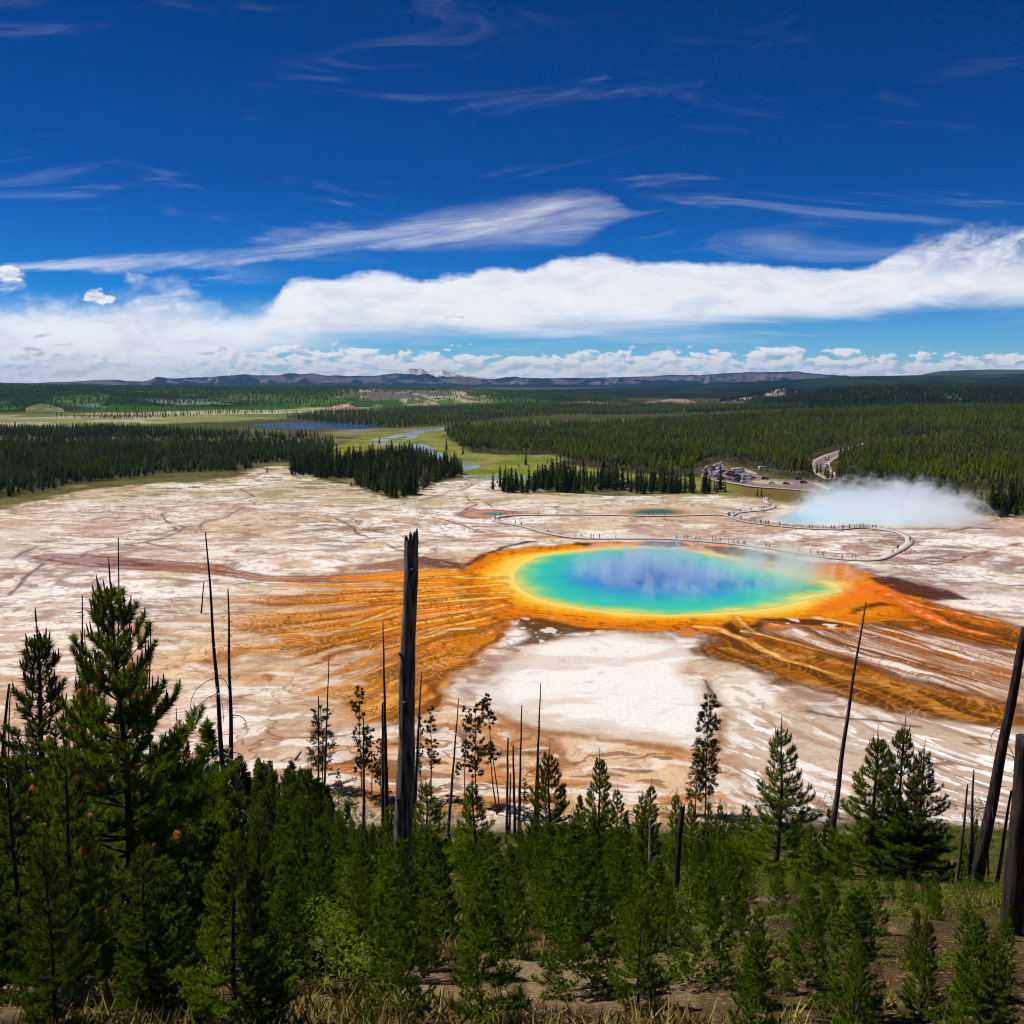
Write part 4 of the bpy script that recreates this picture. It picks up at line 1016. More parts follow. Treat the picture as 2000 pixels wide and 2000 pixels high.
# ---- the big cone-bearing pine and its left neighbour
def big_pine():
    x, y, z = hill_pt(222, 20.5); tz, x = top_z(219, 1128, y); z = float(ground_z(np.array(x), np.array(y))); H = tz - z
    T, C, tips = pine(H, 5, Lmax=3.6, whorl=.42, per=92, shoots=14, ln=.15, wd=.017, trunk_r=.10, top=.75)
    root = empty('pine_tree', (x, y, z - .1)); root.rotation_euler = (0, 0, .4)
    link('trunk', T.mesh('trunk', [M_BARK, M_TWIG], True), root); crown = link('crown', C.mesh('crown', [M_NEED, M_SHOOT]), root)
    cb = MB(); g = np.random.default_rng(3)
    for i in range(46):
        t = i / 46; a = i * 2.4; r = .03 * math.sin(math.pi * (t * .9 + .1)) + .012
        o = np.array([r * math.cos(a), r * math.sin(a), t * .16]); d = unit(np.array([math.cos(a), math.sin(a), .9]))
        cb.tube([o, o + d * .018, o + d * .034], [.010, .013, .004], 5)
    cb.tube([(0, 0, -.03), (0, 0, .17)], [.008, .006], 5)
    cm = cb.mesh('pollen_cone', M_CONE)
    ok = [t for t in tips if t[2] < .72 and math.sin(.4) * t[0][0] + math.cos(.4) * t[0][1] < -.25]; g.shuffle(ok)
    for p, d, f in ok[:92]:
        o = link('pollen_cone', cm, crown, Vector(p)); s_ = g.uniform(.7, 1.15); o.scale = (s_, s_, s_)
        o.rotation_euler = Vector(unit(d + np.array([0, 0, .9]))).to_track_quat('Z', 'Y').to_euler()
    tag(root, 'biggest green pine at left, dotted with small orange pollen cones', 'pine tree')
big_pine()
stand(('pine', 2), 66, 1207, 27, 'tall narrow pine at the left edge, left of the big cone bearing pine', wide=1.25)
stand(('pine', 0), 165, 1250, 25, 'slender pine half hidden behind the left flank of the biggest pine', wide=.7)
stand(('pine', 1), 10, 1440, 17, 'bushy dark pine cut by the left edge of the view', wide=1.1)
stand(('pine', 0), 120, 1440, 15, 'low bushy pine in front of the biggest pine at lower left', wide=1.1)
stand(('pine', 1), 345, 1400, 27, 'shorter pine touching the right flank of the biggest pine', wide=1.0)
NEAR = [(1530,1408,47,('pine',0),1.12,'stout bushy pine standing alone right of centre, before the tall leaning bare pole'),
        (1715,1424,44,('pine',2),1.3,'left one of the three joined pines at lower right'),
        (1768,1406,43,('pine',2),1.05,'tallest and middle one of the three joined pines at lower right'),
        (1806,1452,42,('pine',1),1.05,'widest right hand one of the three joined pines at lower right'),
        (1074,1456,46,('pine',1),1.0,'bright green pine with an upright leader near bottom centre'),
        (1171,1466,46,('pine',2),.95,'slim pine with a long thin leader, right of the bottom centre pine'),
        (1206,1535,60,('young',0),1.0,'short pine tucked between two slim pines at bottom centre'),
        (1272,1525,64,('young',1),1.0,'pointed young pine left of the short burnt stump'),
        (1255,1545,64,('young',2),.9,'smaller young pine joined to the pointed one left of the burnt stump'),
        (1322,1545,62,('young',3),.85,'young pine directly behind the short burnt stump'),
        (1352,1560,60,('young',0),.9,'young pine below the tall tufted lodgepole'),
        (1385,1560,60,('young',1),.85,'young pine just right of the tall tufted lodgepole foot'),
        (1408,1565,58,('young',2),.9,'low young pine between the tufted lodgepole and the stout pine'),
        (1456,1565,52,('young',3),1.1,'young pine touching the left side of the stout bushy pine'),
        (1431,1590,54,('young',0),.9,'small pine two places left of the stout bushy pine'),
        (1585,1600,40,('young',1),1.2,'low spreading pine right of the stout bushy pine'),
        (1622,1570,46,('young',2),.75,'thin pine hugging the foot of the tall leaning pole'),
        (1655,1640,42,('young',3),.9,'small pine left of the three joined pines'),
        (1908,1590,50,('young',1),.6,'thin sparse pine beside two bare poles at lower right'),
        (1885,1640,46,('young',2),.8,'little pine at the foot of the bare poles at lower right'),
        (925,1520,52,('young',3),1.25,'bright pine at the foot of the tufted lodgepole pair'),
        (832,1520,50,('young',2),1.2,'full green pine just right of the big charred snag foot'),
        (762,1560,40,('young',0),1.1,'green pine in front of the big charred snag foot'),
        (601,1488,48,('pine',1),.95,'pine with a bare tip rising from the thicket left of the charred snag'),
        (515,1530,48,('pine',2),1.1,'pale green pointed pine in the thicket right of the paired bare poles'),
        (402,1395,75,('thicket',1),.9,'lone pointed pine top above the thicket left of the paired bare poles')]
for X, Y, d, k, w, lb in NEAR: stand(k, X, Y, d, lb, wide=w * 1.18)
# ---- lodgepoles with puffs at the foot of the slope
TALL = [(701,1347,1560,('tuft',0),1.0,0,'lodgepole with three separate dark puffs of foliage, left of the charred snag'),
        (627,1378,1540,('tuft',5),1.1,0,'dense dark lodgepole with bare spiky tips, between the paired poles and the charred snag'),
        (724,1420,1560,('tuft',3),1.0,0,'thin lodgepole with small tufts right of the three puffed lodgepole'),
        (742,1440,1570,('tuft',1),.7,0,'slim tufted lodgepole against the left side of the charred snag'),
        (841,1378,1560,('tuft',3),1.3,0,'tufted lodgepole with a bare leader right of the charred snag'),
        (820,1392,1560,('tuft',3),.8,0,'thinnest tufted lodgepole immediately right of the charred snag'),
        (902,1375,1580,('tuft',3),1.0,-.02,'thin yellow green lodgepole leaning left of the dark puffed one'),
        (928,1372,1575,('tuft',1),1.1,0,'dark puffed lodgepole with a needle thin tip at centre'),
        (1004,1354,1590,('tuft',2),1.0,.12,'leaning lodgepole with one feathery head, before the white terrace'),
        (984,1452,1600,('tuft',2),1.3,.10,'leaning lodgepole with a compact dark head below the feathery one'),
        (1024,1520,1600,('tuft',3),.8,0,'small sparse lodgepole among thin dead poles at centre'),
        (1388,1360,1600,('tuft',4),1.25,.02,'tallest tufted lodgepole, alone against the white flat right of centre'),
        (1362,1470,1600,('tuft',5),.7,0,'second stem of foliage hugging the tallest tufted lodgepole'),
        (660,1500,1570,('tuft',3),.7,0,'small dark lodgepole by the fallen pale logs')]
for X, Yt, Yb, k, w, ln, lb in TALL:
    y = 0
    gx, gy = G(X, Yb); d = float(np.clip(gy, 60, 160))
    x, y, z = hill_pt(X, d); tz, tx = top_z(X, Yt, y)
    plant(k, (tx - ln * (tz - z), y, z - .1), tz - z, lb, None, wide=w * 14 / max(tz - z, 6) * 1.15, tilt=(0, ln), name='lodgepole_pine', cat='pine tree')
# ---- young thicket filling the slope
SKY = np.array([(-150,1445),(0,1440),(60,1430),(340,1452),(400,1450),(430,1445),(500,1475),(560,1468),(620,1505),(680,1560),(760,1580),(860,1575),(950,1580),(1000,1590),(1060,1545),(1110,1540),(1160,1550),(1220,1580),(1300,1590),(1400,1600),(1480,1610),(1560,1650),(1640,1670),(1700,1650),(1800,1640),(1860,1700),(2000,1720),(2150,1720)], float)
g = np.random.default_rng(21)
bands = [(78, 134, 'thicket', 66, 'low'), (44, 78, 'young', 66, 'mid'), (25, 44, 'young', 50, 'near'), (11, 25, 'pine', 44, 'close')]
for d0, d1, key, n, bn in bands:
    made = 0; tries = 0; got = []
    while made < n and tries < n * 60:
        tries += 1
        u_ = (made + g.random()) / n; X = -110 + 2220 * ((made * .6180339) % 1.0) + g.normal(0, 25)
        if bn == 'low' and X > 700 and g.random() < .72: X = g.uniform(330, 660)
        if bn == 'mid' and X > 1380 and g.random() < .5: X = g.uniform(-60, 900)
        d = d0 + (d1 - d0) * g.random()
        if any(math.hypot((X - a) / F * d, d - b) < {'low': 1.7, 'mid': 1.8, 'near': 1.5, 'close': 1.3}[bn] for a, b in got): continue
        Y = float(np.interp(X, SKY[:, 0], SKY[:, 1])) + abs(g.normal(0, 26)) + {'low': 0, 'mid': 18, 'near': 50, 'close': float(g.uniform(90, 210))}[bn]
        where = 'left' if X < 680 else ('centre' if X < 1330 else 'right')
        lb = {'low': 'small dark young pine in the crowded thicket low on the slope at ', 'mid': 'bright young pine half way down the slope at ', 'near': 'bushy young pine on the near slope at ', 'close': 'large near pine along the very bottom at '}[bn] + where
        o = stand((key, int(g.integers(0, 3 if key == 'pine' else 4))), X, Y, d, lb, {'low': 'thicket pines low on the slope, ', 'mid': 'young pines half way down the slope, ', 'near': 'bushy pines on the near slope, ', 'close': 'near pines along the bottom, '}[bn] + where, 1.5, 11, wide=float(g.uniform(.85, 1.2)))
        if o is not None: made += 1; got.append((X, d))
# the smaller trees crowding the gaps, too many to tell apart
fx, fy, fz, fh = [], [], [], []
for i in range(2200):
    y_ = g.uniform(11, 128) if i % 2 else g.uniform(11, 50); x_ = g.uniform(-.66, .66) * (y_ + 12)
    if any(math.hypot(x_ - a, y_ - b) < 1.15 + y_ * .014 for a, b in zip(fx, fy)): continue
    X_, _ = project(np.array([x_]), np.array([y_]), np.array([0.])); z_ = float(ground_z(np.array(x_), np.array(y_)))
    tz, _ = top_z(float(project(x_, y_, z_)[0]), float(np.interp(float(project(x_, y_, z_)[0]), SKY[:, 0], SKY[:, 1])) + 30 + 45 * g.random(), y_)
    h_ = min(tz - z_, g.uniform(1.6, 5.0))
    if h_ < 1.0 or (410 < X_[0] < 500 and y_ < 45): continue
    fx.append(x_); fy.append(y_); fz.append(z_ - .15); fh.append(h_)
    if len(fx) >= 330: break
mb = MB()
for i in range(len(fx)):
    V, T_, H = RAWN[i % 4] if fy[i] < 46 else RAW[i % 4]
    s_ = fh[i] / H; a_ = g.random() * 6.283; w_ = s_ * g.uniform(.95, 1.4)
    mb.add(np.stack([fx[i] + w_ * (V[:, 0] * math.cos(a_) - V[:, 1] * math.sin(a_)), fy[i] + w_ * (V[:, 0] * math.sin(a_) + V[:, 1] * math.cos(a_)), fz[i] + s_ * V[:, 2]], 1), T_)
tag(link('saplings', mb.mesh('saplings', M_NEED)), 'crowd of small bright pines filling the slope between the larger ones', 'saplings', None, 'stuff')
# low growth between them: seedlings and shrubs nobody could count
V1, T1, c1 = crown_arrays(1.0, .5, .02, 230, 900, False, .06, .8)
sx, sy = [], []
for i in range(12000):
    y_ = g.uniform(15, 138); x_ = g.uniform(-.75, .75) * (y_ + 24)
    if fbm(np.array([x_ / 9]), np.array([y_ / 9]), 905, 3)[0] + (.16 if x_ < -.05 * y_ else .09) > .47: sx.append(x_); sy.append(y_)
sx, sy = np.array(sx), np.array(sy); sz = ground_z(sx, sy) - .25; hs = g.uniform(.3, .9, len(sx)) * (1 + sy / 150); ang = g.random(len(sx)) * 6.283; tint = mixc(alb(40,54,10,.9), alb(96,110,28,.9), g.random(len(sx)))
hs = np.where(sx < -.12 * sy, hs * 1.5, hs)
mb = MB(); wv_ = hs * 1.15
P_ = np.stack([sx[:, None] + wv_[:, None] * (V1[:, 0] * np.cos(ang)[:, None] - V1[:, 1] * np.sin(ang)[:, None]), sy[:, None] + wv_[:, None] * (V1[:, 0] * np.sin(ang)[:, None] + V1[:, 1] * np.cos(ang)[:, None]), sz[:, None] + hs[:, None] * V1[:, 2][None]], -1).reshape(-1, 3)
mb.add(P_, (T1[None] + (np.arange(len(sx)) * len(V1))[:, None, None]).reshape(-1, 3), None, 0, (tint[:, None] * c1[None, :, None]).reshape(-1, 3))
tag(link('undergrowth', mb.mesh('undergrowth', WOODMAT)), 'low green seedlings and shrubs carpeting the slope between the pines', 'undergrowth', None, 'stuff')
# dry grass between the trees
nb = 44000; by = g.uniform(8, 75, nb); bx = g.uniform(-.68, .68, nb) * (by + 10); kk = fbm(bx / 4, by / 4, 930, 3) > .42; bx, by = bx[kk], by[kk]; nb = len(bx)
bz = ground_z(bx, by) - .12; mb = MB()
for rep in range(4):
    a_ = g.random(nb) * 6.283; h_ = g.uniform(.12, .42, nb); w_ = g.uniform(.012, .03, nb); ox, oy = g.normal(0, .09, nb), g.normal(0, .09, nb); lx, ly = g.normal(0, .14, nb), g.normal(0, .14, nb)
    V = np.stack([np.stack([bx + ox - w_ * np.cos(a_), by + oy - w_ * np.sin(a_), bz], 1), np.stack([bx + ox + w_ * np.cos(a_), by + oy + w_ * np.sin(a_), bz], 1), np.stack([bx + ox + lx, by + oy + ly, bz + h_], 1)], 1).reshape(-1, 3)
    mb.add(V, np.arange(3 * nb).reshape(-1, 3), None, 0, np.repeat(mixc(alb(96,104,34), alb(176,154,92), g.random(nb)), 3, 0))
tag(link('grass', mb.mesh('grass', WOODMAT)), 'tufts of dry and green grass on the slope', 'grass', None, 'stuff')
# ---- groves on the flats
def grove(P, sp, seed, hh, label, group, maxn, stuff_label):
    x, y = scatter(P, sp, .5, seed, lambda x, y: .25 + .75 * smooth(.34, .5, fbm(x / 12, y / 12, seed, 3)), 16.); g = np.random.default_rng(seed)
    h = np.clip(g.normal(.9, .26, len(x)), .35, 1.5) * hh
    o = np.argsort(y - 14 * h / hh); sel, rest = o[:maxn], o[maxn:]
    for i in sel:
        plant(('grove', int(g.integers(0, 3))), (x[i], y[i], float(ground_z(x[i], y[i])) - .2), float(h[i]), label, group, wide=float(g.uniform(.85, 1.25)))
    if len(rest): woods('forest', x[rest], y[rest], ground_z(x[rest], y[rest]) - .2, 'dense', h[rest], alb(40,50,8,.9), alb(78,88,16,.9), alb(80,68,58), stuff_label, seed=seed)
for k in range(4):
    V, T, c = crown_arrays(13, 2.3, .6, 150, 640 + k, True, 1.2); TV, TT = trunk_arrays(9, .2)
    for lv in (0, 1, 2): LOD.setdefault(('dense', lv), []).append((V, T, c, TV, TT, 13))
WEDGE = GP([(556,924),(590,914),(640,912),(660,906),(740,900),(790,893),(830,904),(870,914),(895,920),(904,928),(865,940),(845,948),(815,958),(806,973),(770,973),(735,962),(700,950),(690,937),(640,936),(600,930),(570,928)])
grove(WEDGE, 4.4, 31, 12, 'dark pine on the near edge of the wedge shaped grove left of the river bend', 'near pines of the wedge shaped grove', 26, 'dense wedge shaped grove of dark pines left of the river bend')
ISL = [GP([(966,958),(975,952),(1000,950),(1045,955),(1046,963),(1000,964),(970,961)]), GP([(1046,955),(1062,940),(1110,936),(1160,945),(1200,945),(1212,950),(1200,958),(1140,962),(1128,965),(1090,962)]),
       GP([(1212,964),(1225,948),(1290,950),(1340,952),(1400,956),(1424,962),(1380,964),(1290,966),(1250,967),(1225,967)])]
for k, P in enumerate(ISL):
    grove(P, 4.0, 33 + k, [11, 13, 11][k], ['dark pine in the small square clump above the orange spring', 'dark pine in the middle clump before the green meadow', 'dark pine in the long low row above the green spring'][k], ['pines of the small square clump', 'pines of the middle clump', 'pines of the long low row'][k], [8, 12, 14][k], ['small square clump of dark pines above the orange spring', 'middle clump of dark pines before the green meadow', 'long low row of dark pines above the green spring'][k])
EXW = GP([(1895,1004),(1930,985),(1970,975),(2060,975),(2060,1010),(1960,1012)])
grove(EXW, 5, 41, 12, 'dark pine in the clump at the right edge beside the steam', 'pines beside the steam at the right edge', 8, 'clump of dark pines at the right edge beside the steam')
BEH = GP([(1625,960),(1700,958),(1800,960),(1880,965),(1880,975),(1800,972),(1700,970),(1640,968)])
grove(BEH, 9, 43, 11, 'ragged pine just behind the steaming crater', 'pines behind the steaming crater', 6, 'ragged pines scattered behind the steaming crater')
for X, Y, h, lb in [(1027,910,11,'round topped lone pine in the green meadow'),(1013,913,4,'small bush like pine left of the lone meadow pine'),(1069,905,4,'tiny lone pine at the forest edge of the meadow'),(904,889,9,'lone pine right of the river bend'),(872,880,11,'leafy tree at the river bend by the forest tip'),(741,868,9,'lone pine on the bank of the bright river loop'),
                    (522,924,5,'small lone pine on the pale flats near the left stream'),(1479,970,5,'small dark bush pine at the end of the walkway'),(1487,970,5,'second dark bush pine at the end of the walkway'),(686,950,4,'tiny pine standing off the wedge grove'),(1180,914,9,'lone pine before the forest front'),(1290,922,7,'low pine before the forest front at the meadow'),(1110,917,8,'pine at the meadow corner of the forest')]:
    x, y = G(X, Y); plant(('grove', 1), (float(x), float(y), -.1), h, lb)
# ---- snags: bare dead trees
def snag(Xt, Yt, Xb, d, wb, wt, label, seed, mat=None, twigs=14, curl=0, bend=0., broken=False, Ybase=None, stump=False, tm=None):
    x, y, z = hill_pt(Xb, d) if Ybase is None else (float(G(Xb, Ybase)[0]), float(G(Xb, Ybase)[1]), 0.)
    tz, tx = top_z(Xt, Yt, y); H = tz - z; dist = math.hypot(y, 65 - (z + tz) / 2)
    T, B = snag_mesh(H, seed, wb * dist / F / 2, wt * dist / F / 2, ((tx - x) / H - bend, 0), bend, twigs, curl, broken, 14 if broken else 8)
    mat = mat or M_SNAG
    if broken:
        g = np.random.default_rng(seed); r = wt * dist / F / 2; cx = (tx - x)
        for i in range(7):
            a = i * .9; hgt = [.34, .10, .22, .05, .16, .08, .26][i] * (1 if not stump else .5)
            p = np.array([cx + r * .78 * math.cos(a), r * .78 * math.sin(a), H - .12])
            T.tube([p, p + [0, 0, .12 + hgt * .6], p + [r * .1 * math.cos(a), r * .1 * math.sin(a), .12 + hgt]], [r * .34, r * .26, r * .07], 5)
    root = empty('dead_tree', (x, y, z - .1)); trunk = link('trunk', T.mesh('trunk', mat, True), root)
    for b_ in B: link('branch', b_.mesh('branch', tm or mat, True), root)
    if broken and not stump:
        for f, a, s_ in ((.93, -1.2, .12), (.72, -2.6, .10), (.60, -1.7, .13), (.35, -2.2, .10)):
            r = (wb + (wt - wb) * f) * dist / F / 2; K = MB(); px = (tx - x) * f
            c = np.array([px + r * .9 * math.cos(a), r * .9 * math.sin(a), H * f]); o = np.array([math.cos(a), math.sin(a), .3])
            K.tube([c, c + o * s_ * .5, c + o * s_], [.075, .05, .025], 7)
            link('knot', K.mesh('knot', M_SNAG, True), trunk)
    return tag(root, label, 'dead tree')
snag(803, 1048, 783, 25, 40, 25, 'big charred snag with a splintered top, thickest trunk in the view', 1, M_CHAR, 0, 0, 0, True)
snag(402, 1035, 452, 40, 15, 2.5, 'tall left leaning bare pole, left one of the pair beside the thicket', 2, M_DARKSNAG, 10, 16, tm=M_PALEWOOD)
snag(445, 1147, 457, 42, 15, 2.5, 'shorter bare pole with stubby side twigs, right one of the pair', 3, M_DARKSNAG, 34, 6, tm=M_PALEWOOD)
snag(398, 1137, 393, 0, 3.5, 2, 'short bare pole standing far out on the pale flats left of the pair', 4, M_DARKSNAG, 2, Ybase=1198)
snag(232, 1045, 226, 34, 8, 2, 'thin bare spire rising behind the tip of the biggest pine', 5, None, 12)
snag(159, 1157, 172, 30, 9, 2, 'thin dead spike left of the biggest pine', 6, None, 10)
snag(293, 1228, 302, 34, 7, 2, 'twisted dead top with crooked twigs right of the biggest pine', 7, None, 26, 3, .03)
snag(18, 1330, -25, 30, 13, 4, 'dark pole leaning in from the left edge', 8, M_DARKSNAG, 4)
snag(20, 1345, 8, 34, 5, 2, 'thin dead stem beside the pole leaning in at the left edge', 58, M_DARKSNAG, 12)
snag(643, 1272, 630, 118, 6, 1.5, 'needle thin dead leader above the dense dark lodgepole', 9, None, 12)
snag(748, 1212, 757, 95, 11, 2, 'slender tall bare pole just left of the charred snag', 10, M_DARKSNAG, 22)
snag(747, 1370, 748, 100, 8, 3, 'lower bare stem doubled beside the slender tall pole', 59, M_DARKSNAG, 10)
snag(823, 1311, 806, 110, 9, 2, 'bare pole leaning right just behind the charred snag', 11, M_DARKSNAG, 18)
snag(808, 1330, 806, 90, 9, 4, 'dark bare stem half hidden by the right edge of the charred snag', 12, M_DARKSNAG, 4)
snag(1056, 1333, 1044, 118, 9, 1.5, 'dead pine with drooping curled branches before the white terrace', 13, M_DARKSNAG, 30, 18)
snag(1051, 1450, 1050, 118, 7, 3, 'short dead stem joined to the curled branch dead pine', 53, M_DARKSNAG, 8)
snag(1019, 1376, 1013, 118, 7, 2, 'straight thin bare pole left of the curled branch dead pine', 14, M_DARKSNAG, 12)
snag(992, 1440, 990, 122, 6, 3, 'bare pole directly below the feathery lodgepole head', 15, M_DARKSNAG, 4)
snag(1002, 1455, 1006, 122, 6, 3, 'short bare pole between two thin poles at centre', 16, M_DARKSNAG, 6)
snag(997, 1510, 995, 122, 5, 2, 'shortest twiggy dead stem among the thin poles at centre', 17, None, 14)
snag(896, 1362, 874, 118, 7, 1.5, 'grey dead pole leaning right beside the yellow green lodgepole', 18, None, 16)
snag(710, 1400, 711, 112, 8, 2, 'grey twisted dead trunk inside the three puffed lodgepole', 19, M_SNAG, 12, 10, tm=M_PALEWOOD)
snag(1692, 1172, 1618, 52, 14, 2.5, 'very tall slightly curved pole leaning right, right of the stout pine', 20, M_DARKSNAG, 18, 0, .035)
snag(2003, 1222, 1905, 40, 25, 14, 'thick dark trunk leaning right near the right edge', 21, M_BLACK, 22, 8)
snag(2003, 1430, 1974, 20, 44, 30, 'nearest thick black trunk cut by the right edge', 22, M_BLACK, 12)
snag(1891, 1528, 1868, 40, 8, 3, 'left one of two short bare poles at lower right', 23, M_DARKSNAG, 8)
snag(1902, 1500, 1895, 42, 9, 3, 'right one of two short bare poles at lower right', 24, M_DARKSNAG, 12)
snag(1976, 1540, 1945, 40, 8, 4, 'thin leaning pole between the two thick trunks at right', 25, M_DARKSNAG, 6)
snag(1930, 1600, 1929, 44, 5, 3, 'thin upright stem behind the thick leaning trunk at right', 26, M_DARKSNAG, 4)
snag(1333, 1573, 1319, 36, 11, 9, 'short burnt black stump of even thickness at bottom right of centre', 27, M_BLACK, 0, 0, 0, True, stump=True)
snag(622, 1358, 622, 118, 5, 2, 'short dead spike beside the needle thin leader', 28, None, 10)
snag(1268, 1596, 1270, 60, 5, 2, 'pale dead twiggy stem before the pointed young pine', 29, M_PALEWOOD, 22, 6)
# fallen logs
def log(Xa, Ya, Xb, Yb, r, label, mat):
    a = np.array(G(Xa, Ya)).astype(float); b = np.array(G(Xb, Yb)).astype(float)
    za = float(ground_z(*a)) + r; zb = float(ground_z(*b)) + r
    T = MB(); q = np.linspace(0, 1, 8)[:, None]
    c = np.array([(a[0] + b[0]) / 2, (a[1] + b[1]) / 2, 0]); P = np.array([*a, za]) * (1 - q) + np.array([*b, zb]) * q - c
    P[:, 2] += .04 * np.sin(q[:, 0] * 9)
    T.tube(P, np.linspace(r, r * .55, 8), 8)
    for k in (.3, .55, .8):
        p = P[0] + (P[-1] - P[0]) * k; T.tube([p, p + [.15, -.1, r + .35]], [r * .25, r * .1], 4)
    tag(link('fallen_log', T.mesh('fallen_log', mat, True), None, c), label, 'log')
HL = [(-4.5, 19, -1.2, 22, .13, 'grey log lying across the near slope at lower left centre'), (4.0, 22, 8.2, 20.5, .15, 'grey log lying across the bare patch of the near slope'), (10, 30, 14.5, 33, .16, 'weathered log on the near slope at right'), (1.5, 33, 3.2, 28.5, .12, 'thin grey log pointing down the slope near the centre'), (15, 24, 17.6, 22, .13, 'short log on the slope beside the nearest black trunk')]
for xa, ya, xb, yb, r, lb in HL:
    za, zb = float(ground_z(np.array(xa), np.array(ya))) + r * .8, float(ground_z(np.array(xb), np.array(yb))) + r * .8; q = np.linspace(0, 1, 9)[:, None]; c = np.array([(xa + xb) / 2, (ya + yb) / 2, (za + zb) / 2])
    P = np.array([xa, ya, za]) * (1 - q) + np.array([xb, yb, zb]) * q - c; P[:, 2] += .03 * np.sin(q[:, 0] * 11); T = MB(); T.tube(P, np.linspace(r, r * .5, 9), 9)
    for k in (2, 4, 6): T.tube([P[k], P[k] + [.1, -.15, .3], P[k] + [.25, -.2, .5]], [r * .3, r * .2, r * .08], 4)
    tag(link('fallen_log', T.mesh('fallen_log', M_SNAG, True), None, c), lb, 'log')
for i, (q) in enumerate([(650,1538,697,1522,.24,'long pale fallen log left of the charred snag',M_PALEWOOD),(640,1515,662,1510,.2,'short pale log behind the long fallen log',M_PALEWOOD),(575,1485,588,1468,.2,'pale log tilted on the ground at the thicket edge',M_PALEWOOD),
                      (726,1562,765,1550,.2,'brown log lying behind the charred snag',M_SNAG),(1222,1596,1236,1602,.22,'pale log end by the pointed young pine',M_PALEWOOD),(1212,1625,1262,1640,.2,'low log on the bare patch at bottom centre',M_SNAG),(655,1552,690,1545,.17,'second thinner log below the long fallen log',M_PALEWOOD),(855,1590,878,1562,.15,'thin pale log propped at the foot of the tufted lodgepoles',M_PALEWOOD)]):
    log(*q)
# ------------------------------------------------------------------ walkway
M_DECK = noise_mat('grey_planks', alb(232,220,206), alb(196,184,170), 1.2, .9, bump=.2)
M_POST = noise_mat('dark_timber', alb(92,80,72), alb(58,50,46), 3, .9)
M_RAIL = noise_mat('weathered_rail', alb(110,100,92), alb(78,70,66), 3, .9)
WALK = resample(GP([(966,1015),(971,1011),(980,1009.5),(1009,1007),(1107,1006),(1200,1007),(1288,1008.5),(1360,1007),(1405,1006),(1427,1010),(1452,1019),(1488,1024.5),(1554,1031.5),(1626,1035),(1652,1033.5),(1680,1031.5),(1717,1035),(1753,1041),
       (1772,1050),(1776,1060),(1765,1070),(1753,1077),(1727,1090),(1710,1094),(1680,1095),(1626,1091),(1554,1080),(1481,1069.5),(1409,1061),(1300,1053.5),(1216,1053),(1160,1053),(1118,1050.5),(1071,1042.5),(1027,1030),(980,1021)]), 420, True)
SPUR = resample(GP([(1427,1009.5),(1438,1003),(1460,1000),(1488,997.5),(1506,993.5),(1511,988),(1500,983.5),(1495,978),(1497,972)]), 90)
def walkway(name, P, closed, w, z, label, rail_side=None, rails=(), nposts=70):
    P = np.asarray(P); n = len(P)
    t = (np.roll(P, -1, 0) - np.roll(P, 1, 0)) if closed else np.gradient(P, axis=0)
    t = unit(t); nn = np.stack([-t[:, 1], t[:, 0]], 1)
    c = P.mean(0)
    def strip(mb, o0, o1, z0, z1, sel=None):
        ix = np.arange(n) if sel is None else sel
        A = P[ix] - c + nn[ix] * o0; B = P[ix] - c + nn[ix] * o1; m = len(ix)
        V = np.vstack([np.column_stack([A, np.full(m, z0)]), np.column_stack([B, np.full(m, z0)]), np.column_stack([A, np.full(m, z1)]), np.column_stack([B, np.full(m, z1)])])
        Q = []; cl = closed and sel is None
        for i in range(m if cl else m - 1):
            j = (i + 1) % m
            Q += [(2*m+i, 2*m+j, 3*m+j, 3*m+i), (i, m+i, m+j, j), (i, j, 2*m+j, 2*m+i), (m+i, 3*m+i, 3*m+j, m+j)]
        mb.add(V, None, Q)
    root = empty(name, (c[0], c[1], 0))
    d = MB(); strip(d, -w / 2, w / 2, z - .09, z); link('deck', d.mesh('deck', M_DECK), root)
    for o0, o1 in ((-w / 2 + .06, -w / 2 + .22), (w / 2 - .22, w / 2 - .06)):
        k = MB(); strip(k, o0, o1, z - .22, z - .094); link('side_beam', k.mesh('side_beam', M_POST), root)
    ft = MB(); ft.box((-.14, -.14, 0), (.14, .14, z - .09)); fm = ft.mesh('support_post', M_POST)
    for i in np.linspace(0, n - 1, nposts).astype(int):
        s_ = -w / 2 + .14
        s_ = s_ if nn[i] @ (np.array([0, 0]) - P[i]) < 0 else -s_
        p = P[i] - c + nn[i] * s_ * -1
        o = link('support_post', fm, root, (p[0], p[1], 0))
    if len(rails):
        r = MB()
        for a, b, sd in rails:
            ix = np.arange(a, b)
            for hz_ in (.55, 1.05): strip(r, sd * (w / 2 - .12) - .05, sd * (w / 2 - .12) + .05, z + hz_ - .05, z + hz_ + .05, ix)
            for i in ix[::3]:
                p = P[i] - c + nn[i] * sd * (w / 2 - .12); r.box((p[0] - .06, p[1] - .06, z), (p[0] + .06, p[1] + .06, z + 1.1))
        link('railing', r.mesh('railing', M_RAIL), root)
    return tag(root, label, 'boardwalk')
def near_i(P, X, Y):
    q = GP([(X, Y)])[0]; return int(np.argmin(((P - q) ** 2).sum(1)))
ia, ib = near_i(WALK, 1440, 1014), near_i(WALK, 1748, 1040)
walkway('boardwalk', WALK, True, 3.2, .42, 'long looping raised boardwalk around the flats behind the big pool', rails=[(min(ia, ib), max(ia, ib), 1), (min(ia, ib), max(ia, ib) - 10, -1)])
walkway('boardwalk', SPUR, False, 2.8, .42, 'short curved boardwalk spur climbing to the meadow left of the steam', rails=[(0, 60, 1)], nposts=20)

